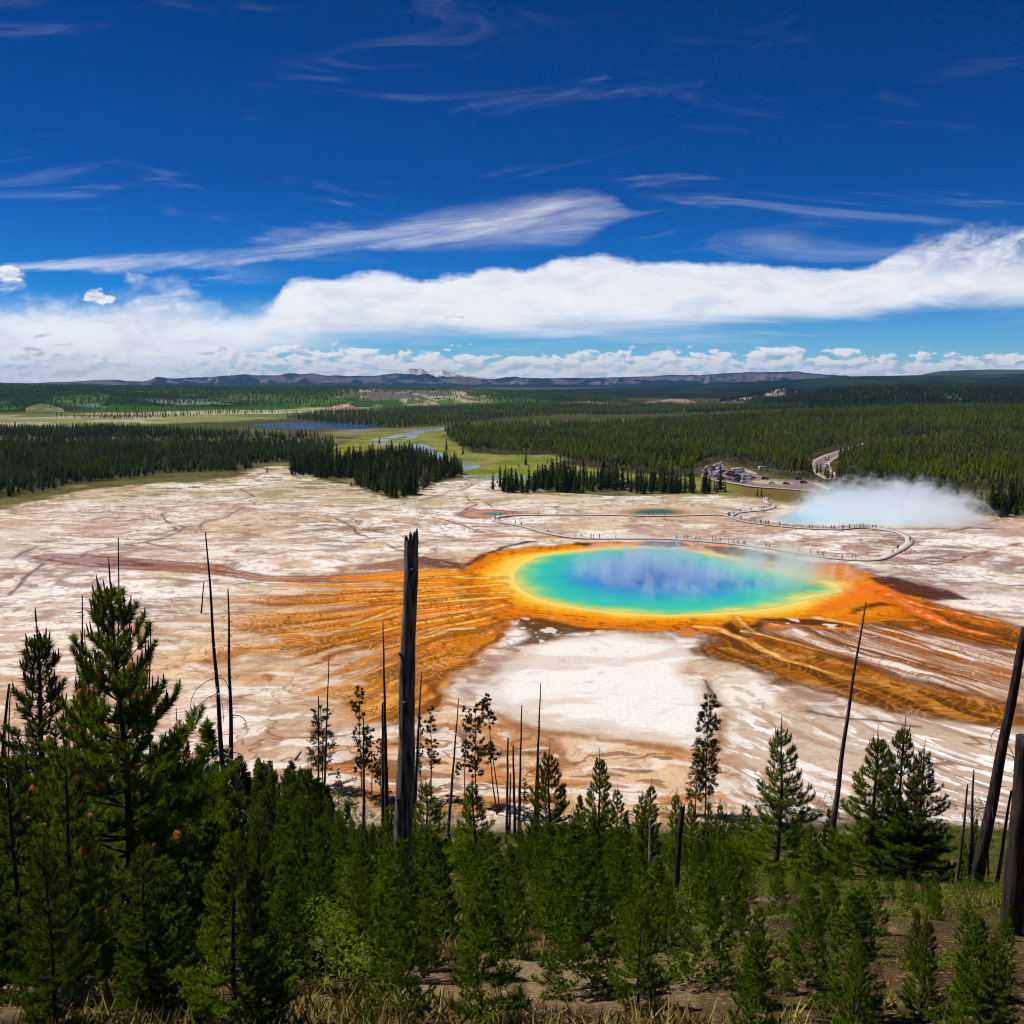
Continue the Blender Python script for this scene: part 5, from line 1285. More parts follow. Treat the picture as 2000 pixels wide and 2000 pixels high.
# ------------------------------------------------------------------ people
M_SKIN = noise_mat('skin', alb(196,142,112), alb(180,126,98), 5); M_HAIR = noise_mat('hair', alb(58,42,32), alb(40,30,26), 20); 
CLOTH = {k: noise_mat(k + '_cloth', alb(*c), alb(*[int(v * .8) for v in c]), 6) for k, c in dict(black=(38,38,42), red=(176,40,42), blue=(48,84,150), teal=(40,150,170), white=(228,226,222), purple=(120,60,110), pink=(220,140,150), grey=(120,122,126), navy=(34,44,76), tan=(176,150,116)).items()}
def figure(jacket, legs, pose):
    J = {0: (0,0,.98), 1: (0,0,1.22), 2: (0,.01,1.44), 3: (0,.02,1.54), 4: (0,.03,1.63), 5: (0,.03,1.74)}
    st = [0.0, .22, .12][pose]
    V = [J[i] for i in range(6)]; R = [.15, .15, .15, .06, .095, .07]; E = [(i, i + 1) for i in range(5)]
    for sx in (-1, 1):
        b = len(V); sw = st * sx
        V += [(sx*.09,0,.9), (sx*.1,sw*.5,.5), (sx*.1,sw - .03,.08), (sx*.11,sw + .11,.04)]; R += [.10,.07,.05,.045]; E += [(0,b),(b,b+1),(b+1,b+2),(b+2,b+3)]
        b = len(V); el = (sx*.27,-.02 - sw*.4,1.14) if pose < 2 else (sx*.26,.08,1.16); ha = (sx*.27,.06 - sw*.8,.9) if pose < 2 else (sx*.1,.3,1.28)
        V += [(sx*.19,0,1.42), el, ha, tuple(np.array(ha) + (np.array(ha) - np.array(el)) * .35)]; R += [.07,.05,.042,.035]; E += [(2,b),(b,b+1),(b+1,b+2),(b+2,b+3)]
    me = bpy.data.meshes.new('person'); me.from_pydata(V, E, [])
    o = bpy.data.objects.new('person', me); COL.objects.link(o)
    o.modifiers.new('s', 'SKIN'); sv = me.skin_vertices[0].data
    for i, r in enumerate(R): sv[i].radius = (r, r * .8)
    sv[0].use_root = True
    o.modifiers.new('u', 'SUBSURF').levels = 1
    dg = bpy.context.evaluated_depsgraph_get(); m2 = bpy.data.meshes.new_from_object(o.evaluated_get(dg))
    bpy.data.objects.remove(o)
    m2.materials.clear()
    for m in (CLOTH[jacket], CLOTH[legs], M_SKIN): m2.materials.append(m)
    for p in m2.polygons:
        c = p.center
        p.material_index = 2 if c.z > 1.5 or (abs(c.x) > .22 and c.z < .93) or (pose == 2 and c.y > .24 and c.z > 1.1) else (1 if c.z < .93 else 0); p.use_smooth = True
    return m2
HAIRB = bmesh.new(); bmesh.ops.create_icosphere(HAIRB, subdivisions=2, radius=.115)
for v in HAIRB.verts:
    v.co.z = max(v.co.z, -.03 if v.co.y > .02 else -.09) * .95 + 1.70; v.co.y = v.co.y - .005
HAIRM = bpy.data.meshes.new('hair'); HAIRB.to_mesh(HAIRM); HAIRB.free(); HAIRM.materials.append(M_HAIR)
FIGS = {}
def person(x, y, z, jacket, legs, pose, rz, label, group):
    k = (jacket, legs, pose)
    if k not in FIGS: FIGS[k] = figure(*k)
    o = link('person', FIGS[k], None, (x, y, z)); o.rotation_euler = (0, 0, rz); s_ = random.uniform(.98, 1.08); o.scale = (s_, s_, s_)
    link('hair', HAIRM, o)
    return tag(o, label, 'person', group)
PEOPLE = [  # column, row of the deck, jacket, legs, place
 (969,1012,'red','navy','w'),(974,1010,'black','black','w'),(978,1018,'red','black','w'),(982,1020,'black','navy','w'),(990,1008,'black','grey','w'),(1002,1007,'red','black','w'),(972,1017,'black','grey','w'),
 (1006,1026,'black','navy','a'),(1012,1028,'black','black','a'),(1017,1029,'grey','black','a'),(1054,1007,'black','black','t'),(1088,1006,'black','navy','t'),(1094,1006,'white','navy','t'),(1265,1008,'blue','navy','g'),(1274,1008,'white','blue','g'),(1297,1008,'grey','navy','g'),
 (1075,1043,'black','black','a'),(1136,1052,'black','black','f'),(1153,1053,'black','navy','f'),(1157,1053,'grey','navy','f'),(1161,1053,'black','black','f'),(1168,1053,'black','black','f'),(1171,1053,'navy','black','f'),(1202,1053,'red','black','f'),
 (1323,1055,'pink','navy','r'),(1337,1056,'black','grey','r'),(1341,1057,'red','grey','r'),(1357,1058,'black','black','r'),(1362,1058,'blue','black','r'),(1389,1060,'grey','black','r'),(1395,1060,'black','navy','r'),(1404,1061,'navy','tan','r'),
 (1422,1063,'navy','black','s'),(1427,1063,'black','black','s'),(1432,1064,'grey','navy','s'),(1438,1064,'red','navy','s'),(1443,1065,'white','red','s'),(1447,1065,'red','black','s'),(1452,1066,'blue','navy','s'),(1457,1066,'black','black','s'),
 (1495,1071,'pink','navy','s'),(1500,1072,'black','grey','s'),(1502,1073,'purple','black','s'),(1557,1080,'tan','grey','s'),
 (1585,1085,'black','navy','m'),(1591,1086,'black','black','m'),(1597,1087,'red','white','m'),(1602,1088,'red','black','m'),(1607,1089,'white','red','m'),(1612,1089,'black','navy','m'),(1615,1085,'blue','grey','m'),(1618,1087,'navy','black','m'),(1643,1092,'red','black','m'),(1648,1092,'black','black','m'),(1666,1093,'blue','grey','m'),(1673,1094,'grey','tan','m'),
 (1737,1084,'black','black','e'),(1749,1074,'black','navy','e'),(1753,1076,'navy','black','e'),(1770,1060,'black','black','e'),(1774,1058,'navy','black','e'),
 (1450,1017,'red','black','u'),(1478,1022,'black','navy','u'),(1487,1024,'black','black','u'),(1490,1024,'navy','black','u'),(1493,1025,'red','black','u'),(1497,1025,'purple','navy','u'),(1500,1026,'black','red','u'),(1507,1026,'black','navy','u'),(1520,1028,'navy','black','u'),
 (1582,1033,'black','black','v'),(1588,1033,'grey','navy','v'),(1605,1034,'black','navy','v'),(1626,1035,'black','black','v'),(1629,1035,'navy','black','v'),(1641,1034,'blue','black','v'),(1651,1034,'red','navy','v'),(1657,1033,'black','grey','v'),(1661,1033,'teal','navy','v'),(1678,1031,'black','black','v'),(1686,1032,'navy','black','v'),(1695,1033,'black','navy','v'),(1704,1034,'black','black','v'),(1710,1034,'navy','navy','v'),
 (1425,1009,'purple','black','j'),(1428,1008,'red','navy','j'),(1431,1010,'black','black','j'),(1422,1008,'white','navy','j'),(1446,1002,'grey','black','p'),(1465,999,'black','navy','p'),(1487,998,'navy','black','p'),(1489,997,'black','black','p'),(1493,976,'red','navy','q'),(1496,974,'white','blue','q'),(1499,978,'teal','navy','q'),(1501,981,'black','navy','q'),(1498,972,'red','tan','q')]
PLACE = dict(w='at the boardwalk bend by the orange spring', a='on the slanting boardwalk left of the pool', t='on the straight upper boardwalk', g='passing the small green spring', f='on the boardwalk above the far pool rim', r='on the boardwalk beyond the orange rim',
             s='on the boardwalk where faint steam drifts', m='on the front boardwalk bend right of the pool', e='at the right boardwalk turn', u='by the railing left of the steam', v='by the railing before the thick steam', j='at the boardwalk junction', p='on the boardwalk spur', q='at the far end of the boardwalk spur')
ALLW = np.vstack([WALK, SPUR]); ALLT = np.vstack([unit(np.roll(WALK, -1, 0) - WALK), unit(np.gradient(SPUR, axis=0))])
for i, (X, Y, j, l, pl) in enumerate(PEOPLE):
    q = GP([(X, Y)])[0]; k = int(np.argmin(((ALLW - q) ** 2).sum(1))); t = ALLT[k]; nn = np.array([-t[1], t[0]])
    X0, _ = project(ALLW[k][0], ALLW[k][1], 0.); p = ALLW[k] + nn * random.uniform(-1.0, 1.0) + np.array([0.0, 0])
    pose = i % 3; rz = math.atan2(t[1], t[0]) - math.pi / 2 + (math.pi if i % 2 else 0) + (random.uniform(-.6, .6))
    person(p[0], p[1], .42, j, l, pose, rz, f'{["standing", "walking", "hands up"][pose]} person in {j} top {PLACE[pl]}', f'visitors {PLACE[pl]}')

# ------------------------------------------------------------------ road, car park, cars
M_ASPH = noise_mat('asphalt', alb(150,132,130), alb(122,108,108), .8, .9)
M_VERGE = noise_mat('gravel_verge', alb(206,186,160), alb(170,150,126), .6, .95)
M_PATH = noise_mat('pale_path', alb(214,200,176), alb(186,168,146), .6, .95)
def ribbon(name, P, w, mat, dz):
    P = np.asarray(P); t = unit(np.gradient(P, axis=0)); nn = np.stack([-t[:, 1], t[:, 0]], 1); n = len(P)
    A = P + nn * w / 2; B = P - nn * w / 2
    V = np.vstack([np.column_stack([A, ground_z(A[:, 0], A[:, 1]) + dz]), np.column_stack([B, ground_z(B[:, 0], B[:, 1]) + dz])])
    mb = MB(); mb.add(V, None, [(i + 1, i, n + i, n + i + 1) for i in range(n - 1)])
    return tag(link(name, mb.mesh(name, mat)), kind='structure')
def sheet(name, P, mat, dz):
    from mathutils.geometry import tessellate_polygon
    P = np.asarray(P); V = np.column_stack([P, ground_z(P[:, 0], P[:, 1]) + dz]); c = MB()
    T = [t for t in tessellate_polygon([[Vector(v) for v in V]])]
    T = [t if np.cross(V[t[1], :2] - V[t[0], :2], V[t[2], :2] - V[t[0], :2]) > 0 else t[::-1] for t in T]
    c.add(V, T); return tag(link(name, c.mesh(name, mat)), kind='structure')
RP = resample(ROADP, 60)
ribbon('road_verge', RP, 15, M_VERGE, .5); ribbon('road', RP, 9, M_ASPH, .56)
sheet('parking_lot', resample(PARK, 120, True), M_ASPH, .50)
ribbon('path', resample(GP([(1371,930),(1385,937),(1413,942),(1450,948),(1475,952),(1530,956),(1580,960),(1622,963)]), 60), 3.6, M_PATH, .57)
ribbon('path', resample(GP([(1592,945),(1604,950),(1618,957)]), 20), 5, M_PATH, .58)
sheet('traffic_island', resample(GP([(1470,941),(1500,940),(1545,944),(1545,948),(1500,948),(1475,945)]), 40, True), M_VERGE, .62)
sheet('traffic_island', resample(GP([(1448,917),(1470,922),(1480,928),(1462,925),(1450,920)]), 40, True), M_VERGE, .62)
M_GLASS = noise_mat('car_glass', (.02, .025, .03), (.03, .035, .04), 2, .1, spec=.6); M_TYRE = noise_mat('tyre', (.02, .02, .02), (.03, .03, .03), 5, .9); M_LAMP = noise_mat('lamp_glass', (.7, .7, .68), (.6, .6, .6), 5, .2)
PAINT = {k: noise_mat(k + '_paint', alb(*c), alb(*[int(v * .95) for v in c]), 1, .3, spec=.5) for k, c in dict(white=(236,236,238), silver=(176,180,186), black=(30,32,36), red=(150,28,40), blue=(44,66,110), green=(40,62,58), tan=(190,176,150), dark=(52,54,66)).items()}
def loft(mb, prof, w0, w1, m=0):
    n = len(prof); z = np.array([p[1] for p in prof]); zz = (z - z.min()) / (np.ptp(z) + 1e-9); w = w0 + (w1 - w0) * zz
    V = np.vstack([[(p[0], -w[i] / 2, p[1]) for i, p in enumerate(prof)], [(p[0], w[i] / 2, p[1]) for i, p in enumerate(prof)]])
    Q = [(i, (i + 1) % n, n + (i + 1) % n, n + i) for i in range(n)]
    T = [(0, i + 1, i) for i in range(1, n - 1)] + [(n, n + i, n + i + 1) for i in range(1, n - 1)]
    mb.add(V, T, [q[::-1] for q in Q], m)
CARS = {}
def car_parts(kind, col):
    if (kind, col) in CARS: return CARS[kind, col]
    b, w, L_ = MB(), MB(), MB()
    if kind == 'car':
        loft(b, [(-2.2,.35),(2.2,.35),(2.25,.62),(2.1,.82),(1.1,.95),(-1.7,1.0),(-2.2,.92)], 1.8, 1.72); loft(b, [(1.0,.94),(.25,1.42),(-1.0,1.44),(-1.85,.98)], 1.68, 1.2)
        loft(w, [(.93,1.0),(.28,1.36),(-.98,1.38),(-1.7,1.02)], 1.70, 1.28); wb, wr = 1.35, .33
    elif kind == 'suv':
        loft(b, [(-2.3,.42),(2.3,.42),(2.35,.8),(2.2,1.0),(1.2,1.12),(-2.25,1.12),(-2.35,.8)], 1.95, 1.88); loft(b, [(1.15,1.1),(.45,1.72),(-2.0,1.74),(-2.28,1.1)], 1.84, 1.5)
        loft(w, [(1.05,1.16),(.5,1.62),(-1.9,1.64),(-2.12,1.16)], 1.87, 1.60); wb, wr = 1.45, .38
    else:
        loft(b, [(-3.6,.5),(3.5,.5),(3.6,1.0),(3.3,1.35),(2.5,1.5),(-3.6,1.5)], 2.3, 2.3); loft(b, [(2.5,1.48),(2.0,2.2),(2.9,2.45),(2.8,3.1),(-3.6,3.1),(-3.6,1.48)], 2.3, 2.2)
        w.box((-2.4, -1.17, 1.9), (-1.2, 1.17, 2.5)); w.box((.0, -1.17, 1.9), (1.0, 1.17, 2.5)); wb, wr = 2.2, .42
    if True:
        q = 2.2 if kind != 'camper' else 3.5; zq = .66 if kind == 'car' else .86
        L_.box((q - .05, -.16, zq - .08), (q + .1, .16, zq + .08))
    wl = MB(); a = np.arange(14) * 2 * np.pi / 14
    wl.tube([(0, -.12, 0), (0, .12, 0)], [wr, wr], 14)
    CARS[kind, col] = (b.mesh('body', PAINT[col]), w.mesh('window', M_GLASS), wl.mesh('wheel', M_TYRE), L_.mesh('headlight', M_LAMP), wb, wr)
    return CARS[kind, col]
def car(X, Y, kind, col, rz, label, group):
    x, y = G(X, Y); x, y = float(x), float(y); z = float(ground_z(x, y)) + .57
    b, w, wl, hl, wb, wr = car_parts(kind, col)
    r = empty({'car': 'parked_car', 'suv': 'parked_car', 'camper': 'camper_van'}[kind], (x, y, z)); r.rotation_euler = (0, 0, rz)
    link('body', b, r); link('window', w, r); [link('headlight', hl, r, (0, s_ * .62, 0)) for s_ in (-1, 1)]
    hw = .8 if kind != 'camper' else 1.05
    for sx in (-1, 1):
        for sy in (-1, 1): link('wheel', wl, r, (sx * wb, sy * hw, wr))
    tag(r, label, 'car' if kind != 'camper' else 'camper van', group)
def zpx(x, y): return 1320 + x / 6.44, 900 + y / 6.44
A_, B_ = 'cars in the left arm of the car park', 'cars in the middle rows of the car park'
cl = [(390,108,'white'),(432,84,'white'),(462,100,'red'),(500,80,'white'),(545,68,'silver'),(578,40,'white'),(530,120,'white'),(450,136,'red'),(396,156,'silver'),(428,170,'white'),(368,138,'red'),(548,146,'white'),(522,176,'white'),(440,196,'white'),(472,210,'silver'),(502,205,'white'),(532,220,'red'),(385,180,'red'),(410,92,'silver'),(560,112,'dark'),(480,120,'dark'),(350,160,'white')]
for i, (a, b, c) in enumerate(cl): car(*zpx(a, b), 'suv' if i % 3 == 0 else 'car', c, .9 + random.uniform(-.15, .15), f'{c} car parked in the left arm of the car park', A_)
cm_ = [(610,155,'black'),(642,170,'white'),(690,165,'dark'),(722,190,'blue'),(770,205,'dark'),(820,218,'black'),(860,208,'dark'),(640,236,'white'),(604,244,'silver'),(695,254,'red'),(742,268,'silver'),(792,274,'blue'),(850,290,'white'),(970,234,'dark'),(660,190,'red'),(745,215,'black'),(795,235,'dark'),(720,250,'tan'),(770,255,'dark'),(690,205,'blue'),(840,240,'black')]
for i, (a, b, c) in enumerate(cm_): car(*zpx(a, b), 'suv' if i % 2 == 0 else 'car', c, .5 + random.uniform(-.15, .15), f'{c} car parked in the middle rows of the car park', B_)
for a, b, k, c, rz, lb in [(765,160,'camper','white',.2,'white camper van in the back row of the car park'),(805,152,'camper','white',.3,'second white camper van in the back row, right of the first'),(895,245,'camper','white',.1,'large white camper van at the near end of the middle row'),
                           (1212,305,'suv','white',.05,'white car alone on the right part of the car park'),(1388,306,'car','green',.05,'dark green car beside the traffic island'),(1542,250,'suv','blue',.1,'blue car alone before the trees at right'),(1608,294,'suv','black',.2,'black car at the right end of the car park'),(1125,244,'suv','black',.0,'black car by the low trees in mid car park'),(1095,132,'camper','white',.3,'white camper van at the forest edge behind the car park')]:
    car(*zpx(a, b), k, c, rz, lb, None)
car(1615, 900, 'camper', 'tan', 1.1, 'tan camper van driving on the curved road', None); car(1612, 915, 'camper', 'white', 1.7, 'white camper van driving on the road before the trees', None)

# ------------------------------------------------------------------ steam
def steam(name, lo, hi, expr, label, tint=(.86, .95, 1, 1)):
    c = [(a + b) / 2 for a, b in zip(lo, hi)]
    mb = MB(); mb.box([a - q for a, q in zip(lo, c)], [b - q for b, q in zip(hi, c)])
    m = bpy.data.materials.new(name); m.use_nodes = True; m.node_tree.nodes.clear(); N = NT(m.node_tree)
    o = N.new('ShaderNodeOutputMaterial'); pv = N.new('ShaderNodeVolumePrincipled'); pv.inputs['Color'].default_value = tint; pv.inputs['Anisotropy'].default_value = .25
    tc = N.new('ShaderNodeTexCoord').outputs['Object']; sp = N.new('ShaderNodeSeparateXYZ'); N.l.new(tc, sp.inputs[0])
    h = [(b - a) / 2 for a, b in zip(lo, hi)]
    X = N.m('DIVIDE', sp.outputs[0], h[0]); Y = N.m('DIVIDE', sp.outputs[1], h[1]); Z = N.m('ADD', N.m('MULTIPLY', N.m('DIVIDE', sp.outputs[2], h[2]), .5), .5)
    N.put(pv.inputs['Density'], expr(N, tc, X, Y, Z)); N.l.new(pv.outputs[0], o.inputs['Volume'])
    ob = link(name, mb.mesh(name, m), None, c); return tag(ob, label, 'steam', None, 'stuff')
def ex1(N, tc, X, Y, Z):
    n = N.noise(N.vm('MULTIPLY', tc, (1, 1, 1.3)), .12, 7, .66, .7)
    rr = N.m('ADD', N.m('MULTIPLY', X, X), N.m('POWER', N.m('MAXIMUM', Y, 0.0), 2.0))
    th = N.m('ADD', N.m('ADD', .25, N.m('MULTIPLY', Z, .40)), N.m('MULTIPLY', N.ss(rr, .12, .95), .55))
    th = N.m('SUBTRACT', th, N.m('MULTIPLY', N.ss(X, -.4, .6), .06))
    return N.m('MULTIPLY', N.ss(N.m('SUBTRACT', n, th), 0.0, .26), .14)
ex0, ey0 = G(1490, 1036); ex9, ey9 = G(1920, 975)
steam('steam', (float(G(1525, 1008)[0]) - 8, float(ey0) + 5, .3), (float(G(1890, 1000)[0]) + 6, float(G(1700, 974)[1]), 22), ex1, 'thick white steam boiling off the pale blue crater lake', (.95, .98, 1, 1))
def ex2(N, tc, X, Y, Z):
    n = N.noise(N.vm('MULTIPLY', tc, (1, .6, .6)), .105, 7, .64, .9)
    rr = N.m('ADD', N.m('MULTIPLY', X, X), N.m('MULTIPLY', Y, Y))
    th = N.m('ADD', N.m('SUBTRACT', N.m('ADD', .375, N.m('MULTIPLY', Z, .13)), N.m('MULTIPLY', N.ss(X, .2, .9), .03)), N.m('MULTIPLY', N.ss(rr, .3, 1.0), .3))
    return N.m('MULTIPLY', N.ss(N.m('SUBTRACT', n, th), 0.0, .22), .085)
steam('steam', (float(PC[0]) - 46, float(PC[1]) - 46, .2), (float(PC[0]) + 76, float(PC[1]) + 46, 11), ex2, 'thin veil of steam drifting over the turquoise pool')
# ------------------------------------------------------------------ light
SUN_AZ, SUN_EL = math.radians(290), math.radians(60)
sd_ = Vector((math.sin(SUN_AZ) * math.cos(SUN_EL), math.cos(SUN_AZ) * math.cos(SUN_EL), math.sin(SUN_EL)))
L = bpy.data.lights.new('sun', 'SUN'); L.energy = 4.9; L.angle = math.radians(.5); L.color = (1, .95, .87)
so = bpy.data.objects.new('sun', L); COL.objects.link(so); so.location = (0, 0, 300); so.rotation_euler = (-sd_).to_track_quat('-Z', 'Y').to_euler()

W = bpy.data.worlds.new('World'); W.cycles.sampling_method = 'NONE'; SC.world = W; W.use_nodes = True
W.node_tree.nodes.clear(); N = NT(W.node_tree)
out = N.new('ShaderNodeOutputWorld')
sky = N.new('ShaderNodeTexSky', sky_type='NISHITA'); sky.sun_disc = False; sky.sun_elevation = SUN_EL; sky.sun_rotation = SUN_AZ
sky.altitude = 2200; sky.air_density = 1.0; sky.dust_density = .2; sky.ozone_density = 3.0
tc = N.new('ShaderNodeTexCoord'); sp = N.new('ShaderNodeSeparateXYZ'); N.l.new(tc.outputs['Generated'], sp.inputs[0])
ay = N.m('MAXIMUM', N.m('ABSOLUTE', sp.outputs[1]), .02)
u = N.m('DIVIDE', sp.outputs[0], ay); v = N.m('DIVIDE', sp.outputs[2], ay)
def UV(X, Y):
    dx, dy, dz = ray(X, Y); return float(dx / dy), float(dz / dy)
u01 = N.m('ADD', N.m('MULTIPLY', u, 1 / 1.5), .5, clamp=True)
def curve(pts, vs=2.5):
    n = N.new('ShaderNodeFloatCurve'); N.l.new(u01, n.inputs['Value'])
    c = n.mapping.curves[0]
    q = sorted((UV(*p)[0] / 1.5 + .5, UV(*p)[1] * vs) for p in pts)
    n.mapping.use_clip = False
    c.points[0].location = (0, q[0][1]); c.points[1].location = (1, q[-1][1])
    for p in q: c.points.new(min(max(p[0], .002), .998), p[1])
    n.mapping.update()
    return N.m('DIVIDE', n.outputs[0], vs)
def nz(su, sv, scale, detail, rough=.6, dist=0.0, off=0.0):
    return N.noise(N.xyz(N.m('MULTIPLY', u, su), N.m('MULTIPLY', v, sv), off), scale, detail, rough, dist)
def lerp(a, b, f): return N.m('ADD', a, N.m('MULTIPLY', N.m('SUBTRACT', b, a), f))
PXV = 1 / F
nbig = nz(1, 1.6, 7, 7, .6, .3); nfine = nz(1, 1.7, 30, 7, .66, .2, 3.1); nstrk = nz(1, 7, 5, 7, .65, .6, 5.5)
leftness = N.ss(u, UV(560, 560)[0], UV(480, 560)[0]); rightness = N.ss(u, UV(1720, 500)[0], UV(1830, 480)[0])
# --- the long white band
top = curve([(-250,590),(0,582),(60,588),(150,580),(200,592),(290,565),(330,562),(400,585),(470,600),(530,590),(560,553),(620,546),(720,541),(820,540),(900,538),(960,531),(1050,516),(1100,507),(1180,505),(1235,516),(1300,516),(1450,514),(1560,521),(1690,518),(1740,502),(1800,474),(1860,452),(1950,438),(2100,425),(2300,430)])
bot = curve([(-250,790),(0,780),(250,760),(420,720),(520,690),(600,680),(700,671),(850,664),(1000,657),(1200,645),(1350,640),(1500,632),(1700,616),(1850,602),(2000,596),(2300,590)])
ampT = N.m('ADD', 34 * PXV, N.m('ADD', N.m('MULTIPLY', leftness, 60 * PXV), N.m('MULTIPLY', rightness, 75 * PXV)))
vt = N.m('ADD', N.m('ADD', v, N.m('MULTIPLY', N.m('SUBTRACT', nbig, .5), ampT)), N.m('MULTIPLY', N.m('SUBTRACT', nfine, .5), N.m('MULTIPLY', ampT, .8)))
softT = N.m('ADD', 11 * PXV, N.m('ADD', N.m('MULTIPLY', leftness, 34 * PXV), N.m('MULTIPLY', rightness, 40 * PXV)))
bump = N.ss(u, UV(540, 550)[0], UV(580, 550)[0]); bump = N.m('MULTIPLY', bump, N.m('SUBTRACT', 1.0, N.ss(u, UV(1230, 515)[0], UV(1330, 515)[0])))
nb = nz(1, 1.5, 17, 4, .5, .1, 41.0)
vt = N.m('SUBTRACT', vt, N.m('MULTIPLY', N.m('MULTIPLY', N.m('SUBTRACT', nb, .45), bump), 52 * PXV))
bt = N.ss(N.m('DIVIDE', N.m('SUBTRACT', top, vt), softT), -.35, 1.0)
vb = N.m('ADD', v, N.m('MULTIPLY', N.m('SUBTRACT', nstrk, .5), 85 * PXV))
bb = N.ss(N.m('DIVIDE', N.m('SUBTRACT', vb, bot), 34 * PXV), -.5, 1.0)
band = N.m('MULTIPLY', bt, bb)
thin = N.m('MULTIPLY', N.ss(nstrk, .60, .78), N.m('MULTIPLY', N.ss(u, UV(1150, 600)[0], UV(1500, 600)[0]), N.m('SUBTRACT', 1.0, N.ss(v, UV(1500, 600)[1], UV(1500, 530)[1]))))
band = N.m('MULTIPLY', band, N.m('SUBTRACT', 1.0, N.m('MULTIPLY', thin, .45)))
fib = N.noise(N.xyz(N.m('MULTIPLY', N.m('ADD', u, N.m('MULTIPLY', v, 1.1)), 3.2), N.m('MULTIPLY', N.m('SUBTRACT', v, N.m('MULTIPLY', u, .35)), 9), 4.0), 4.5, 7, .68, .7)
fray = N.m('MULTIPLY', rightness, N.ss(v, UV(1900, 560)[1], UV(1900, 470)[1]))
fray = N.m('MAXIMUM', fray, N.m('MULTIPLY', leftness, N.ss(v, UV(200, 640)[1], UV(200, 575)[1])))
band = N.m('MULTIPLY', band, lerp(1.0, N.ss(fib, .34, .66), N.m('MULTIPLY', fray, .85)))
band = N.m('MULTIPLY', band, N.m('ADD', .90, N.m('MULTIPLY', N.m('SUBTRACT', nbig, .45), .25)))
# --- high streak
cen = curve([(-250,540),(40,527),(160,518),(300,510),(450,497),(600,482),(750,466),(900,448),(1050,428),(1150,418),(1230,412),(1400,400),(2200,395)])
wid = curve([(-250,745),(40,738),(160,735),(400,733),(600,731),(750,727),(900,716),(1050,712),(1130,714),(1190,728),(1250,742),(1400,745),(2200,745)])
wd = N.m('MULTIPLY', N.m('MAXIMUM', N.m('SUBTRACT', wid, UV(1000, 746)[1]), .0004), 1.5)
vs_ = N.m('ADD', v, N.m('MULTIPLY', N.m('SUBTRACT', nz(1, 5, 5, 7, .68, .6, 8.2), .5), 62 * PXV))
q = N.m('DIVIDE', N.m('ABSOLUTE', N.m('SUBTRACT', vs_, cen)), wd)
nst2 = N.noise(N.xyz(N.m('MULTIPLY', u, 1.0), N.m('MULTIPLY', N.m('SUBTRACT', v, N.m('MULTIPLY', u, .13)), 11), 2.0), 5, 7, .68, .6)
streak = N.m('MULTIPLY', N.m('SUBTRACT', 1.0, N.ss(q, .1, 1.1)), N.m('ADD', .12, N.m('MULTIPLY', N.ss(nst2, .30, .75), .58)))
streak = N.m('MULTIPLY', streak, N.m('SUBTRACT', 1.0, N.ss(N.m('ADD', u, N.m('MULTIPLY', N.m('SUBTRACT', nstrk, .5), .22)), UV(1150, 430)[0], UV(1290, 430)[0])))
# --- left wisps and faint veils
wz = N.m('MULTIPLY', N.ss(nz(1, 3.2, 6, 7, .66, .9, 11.0), .52, .72), N.m('MULTIPLY', N.ss(u, UV(620, 560)[0], UV(60, 560)[0]), N.m('MULTIPLY', N.ss(v, UV(100, 640)[1], UV(100, 560)[1]), N.m('SUBTRACT', 1.0, N.ss(v, UV(100, 530)[1], UV(100, 480)[1])))))
veil = N.m('MULTIPLY', N.ss(nz(1, 6, 3.2, 7, .66, 1.0, 14.0), .54, .80), N.m('MULTIPLY', .26, N.m('MULTIPLY', N.ss(v, UV(1000, 560)[1], UV(1000, 480)[1]), N.m('SUBTRACT', 1.0, N.m('MULTIPLY', .6, N.ss(v, UV(1000, 340)[1], UV(1000, 200)[1]))))))
tail = N.m('MULTIPLY', N.ss(nstrk, .45, .7), N.m('MULTIPLY', N.m('SUBTRACT', 1.0, N.ss(N.m('ABSOLUTE', N.m('SUBTRACT', v, N.m('ADD', bot, -22 * PXV))), 4 * PXV, 20 * PXV)), .42))
# --- rows of cumulus above the hills
low = N.m('MULTIPLY', N.ss(v, UV(1000, 668)[1], UV(1000, 706)[1]), 1.0)
vv = N.m('ADD', v, 0.0)
cum1 = nz(1, 2.2, 52, 7, .6, .1, 21.0); cum0 = nz(1, 3.0, 8, 2, .5, 0, 24.0)
lowL = N.ss(u, UV(1000, 700)[0], UV(200, 700)[0])
thr = N.m('SUBTRACT', N.m('ADD', lerp(.66, .41, low), N.m('MULTIPLY', N.m('SUBTRACT', .5, cum0), .45)), N.m('MULTIPLY', lowL, .035))
cum = N.m('MULTIPLY', N.ss(N.m('SUBTRACT', cum1, thr), 0.0, .09), N.m('SUBTRACT', 1.0, N.ss(v, UV(1000, 690)[1], UV(1000, 655)[1])))
cshade = N.noise(N.xyz(N.m('ADD', u, -.004), N.m('MULTIPLY', N.m('ADD', v, .004), 2.2), 21.0), 52, 5, .6, .1)
cshade = N.ss(N.m('SUBTRACT', cshade, cum1), -.05, .12)
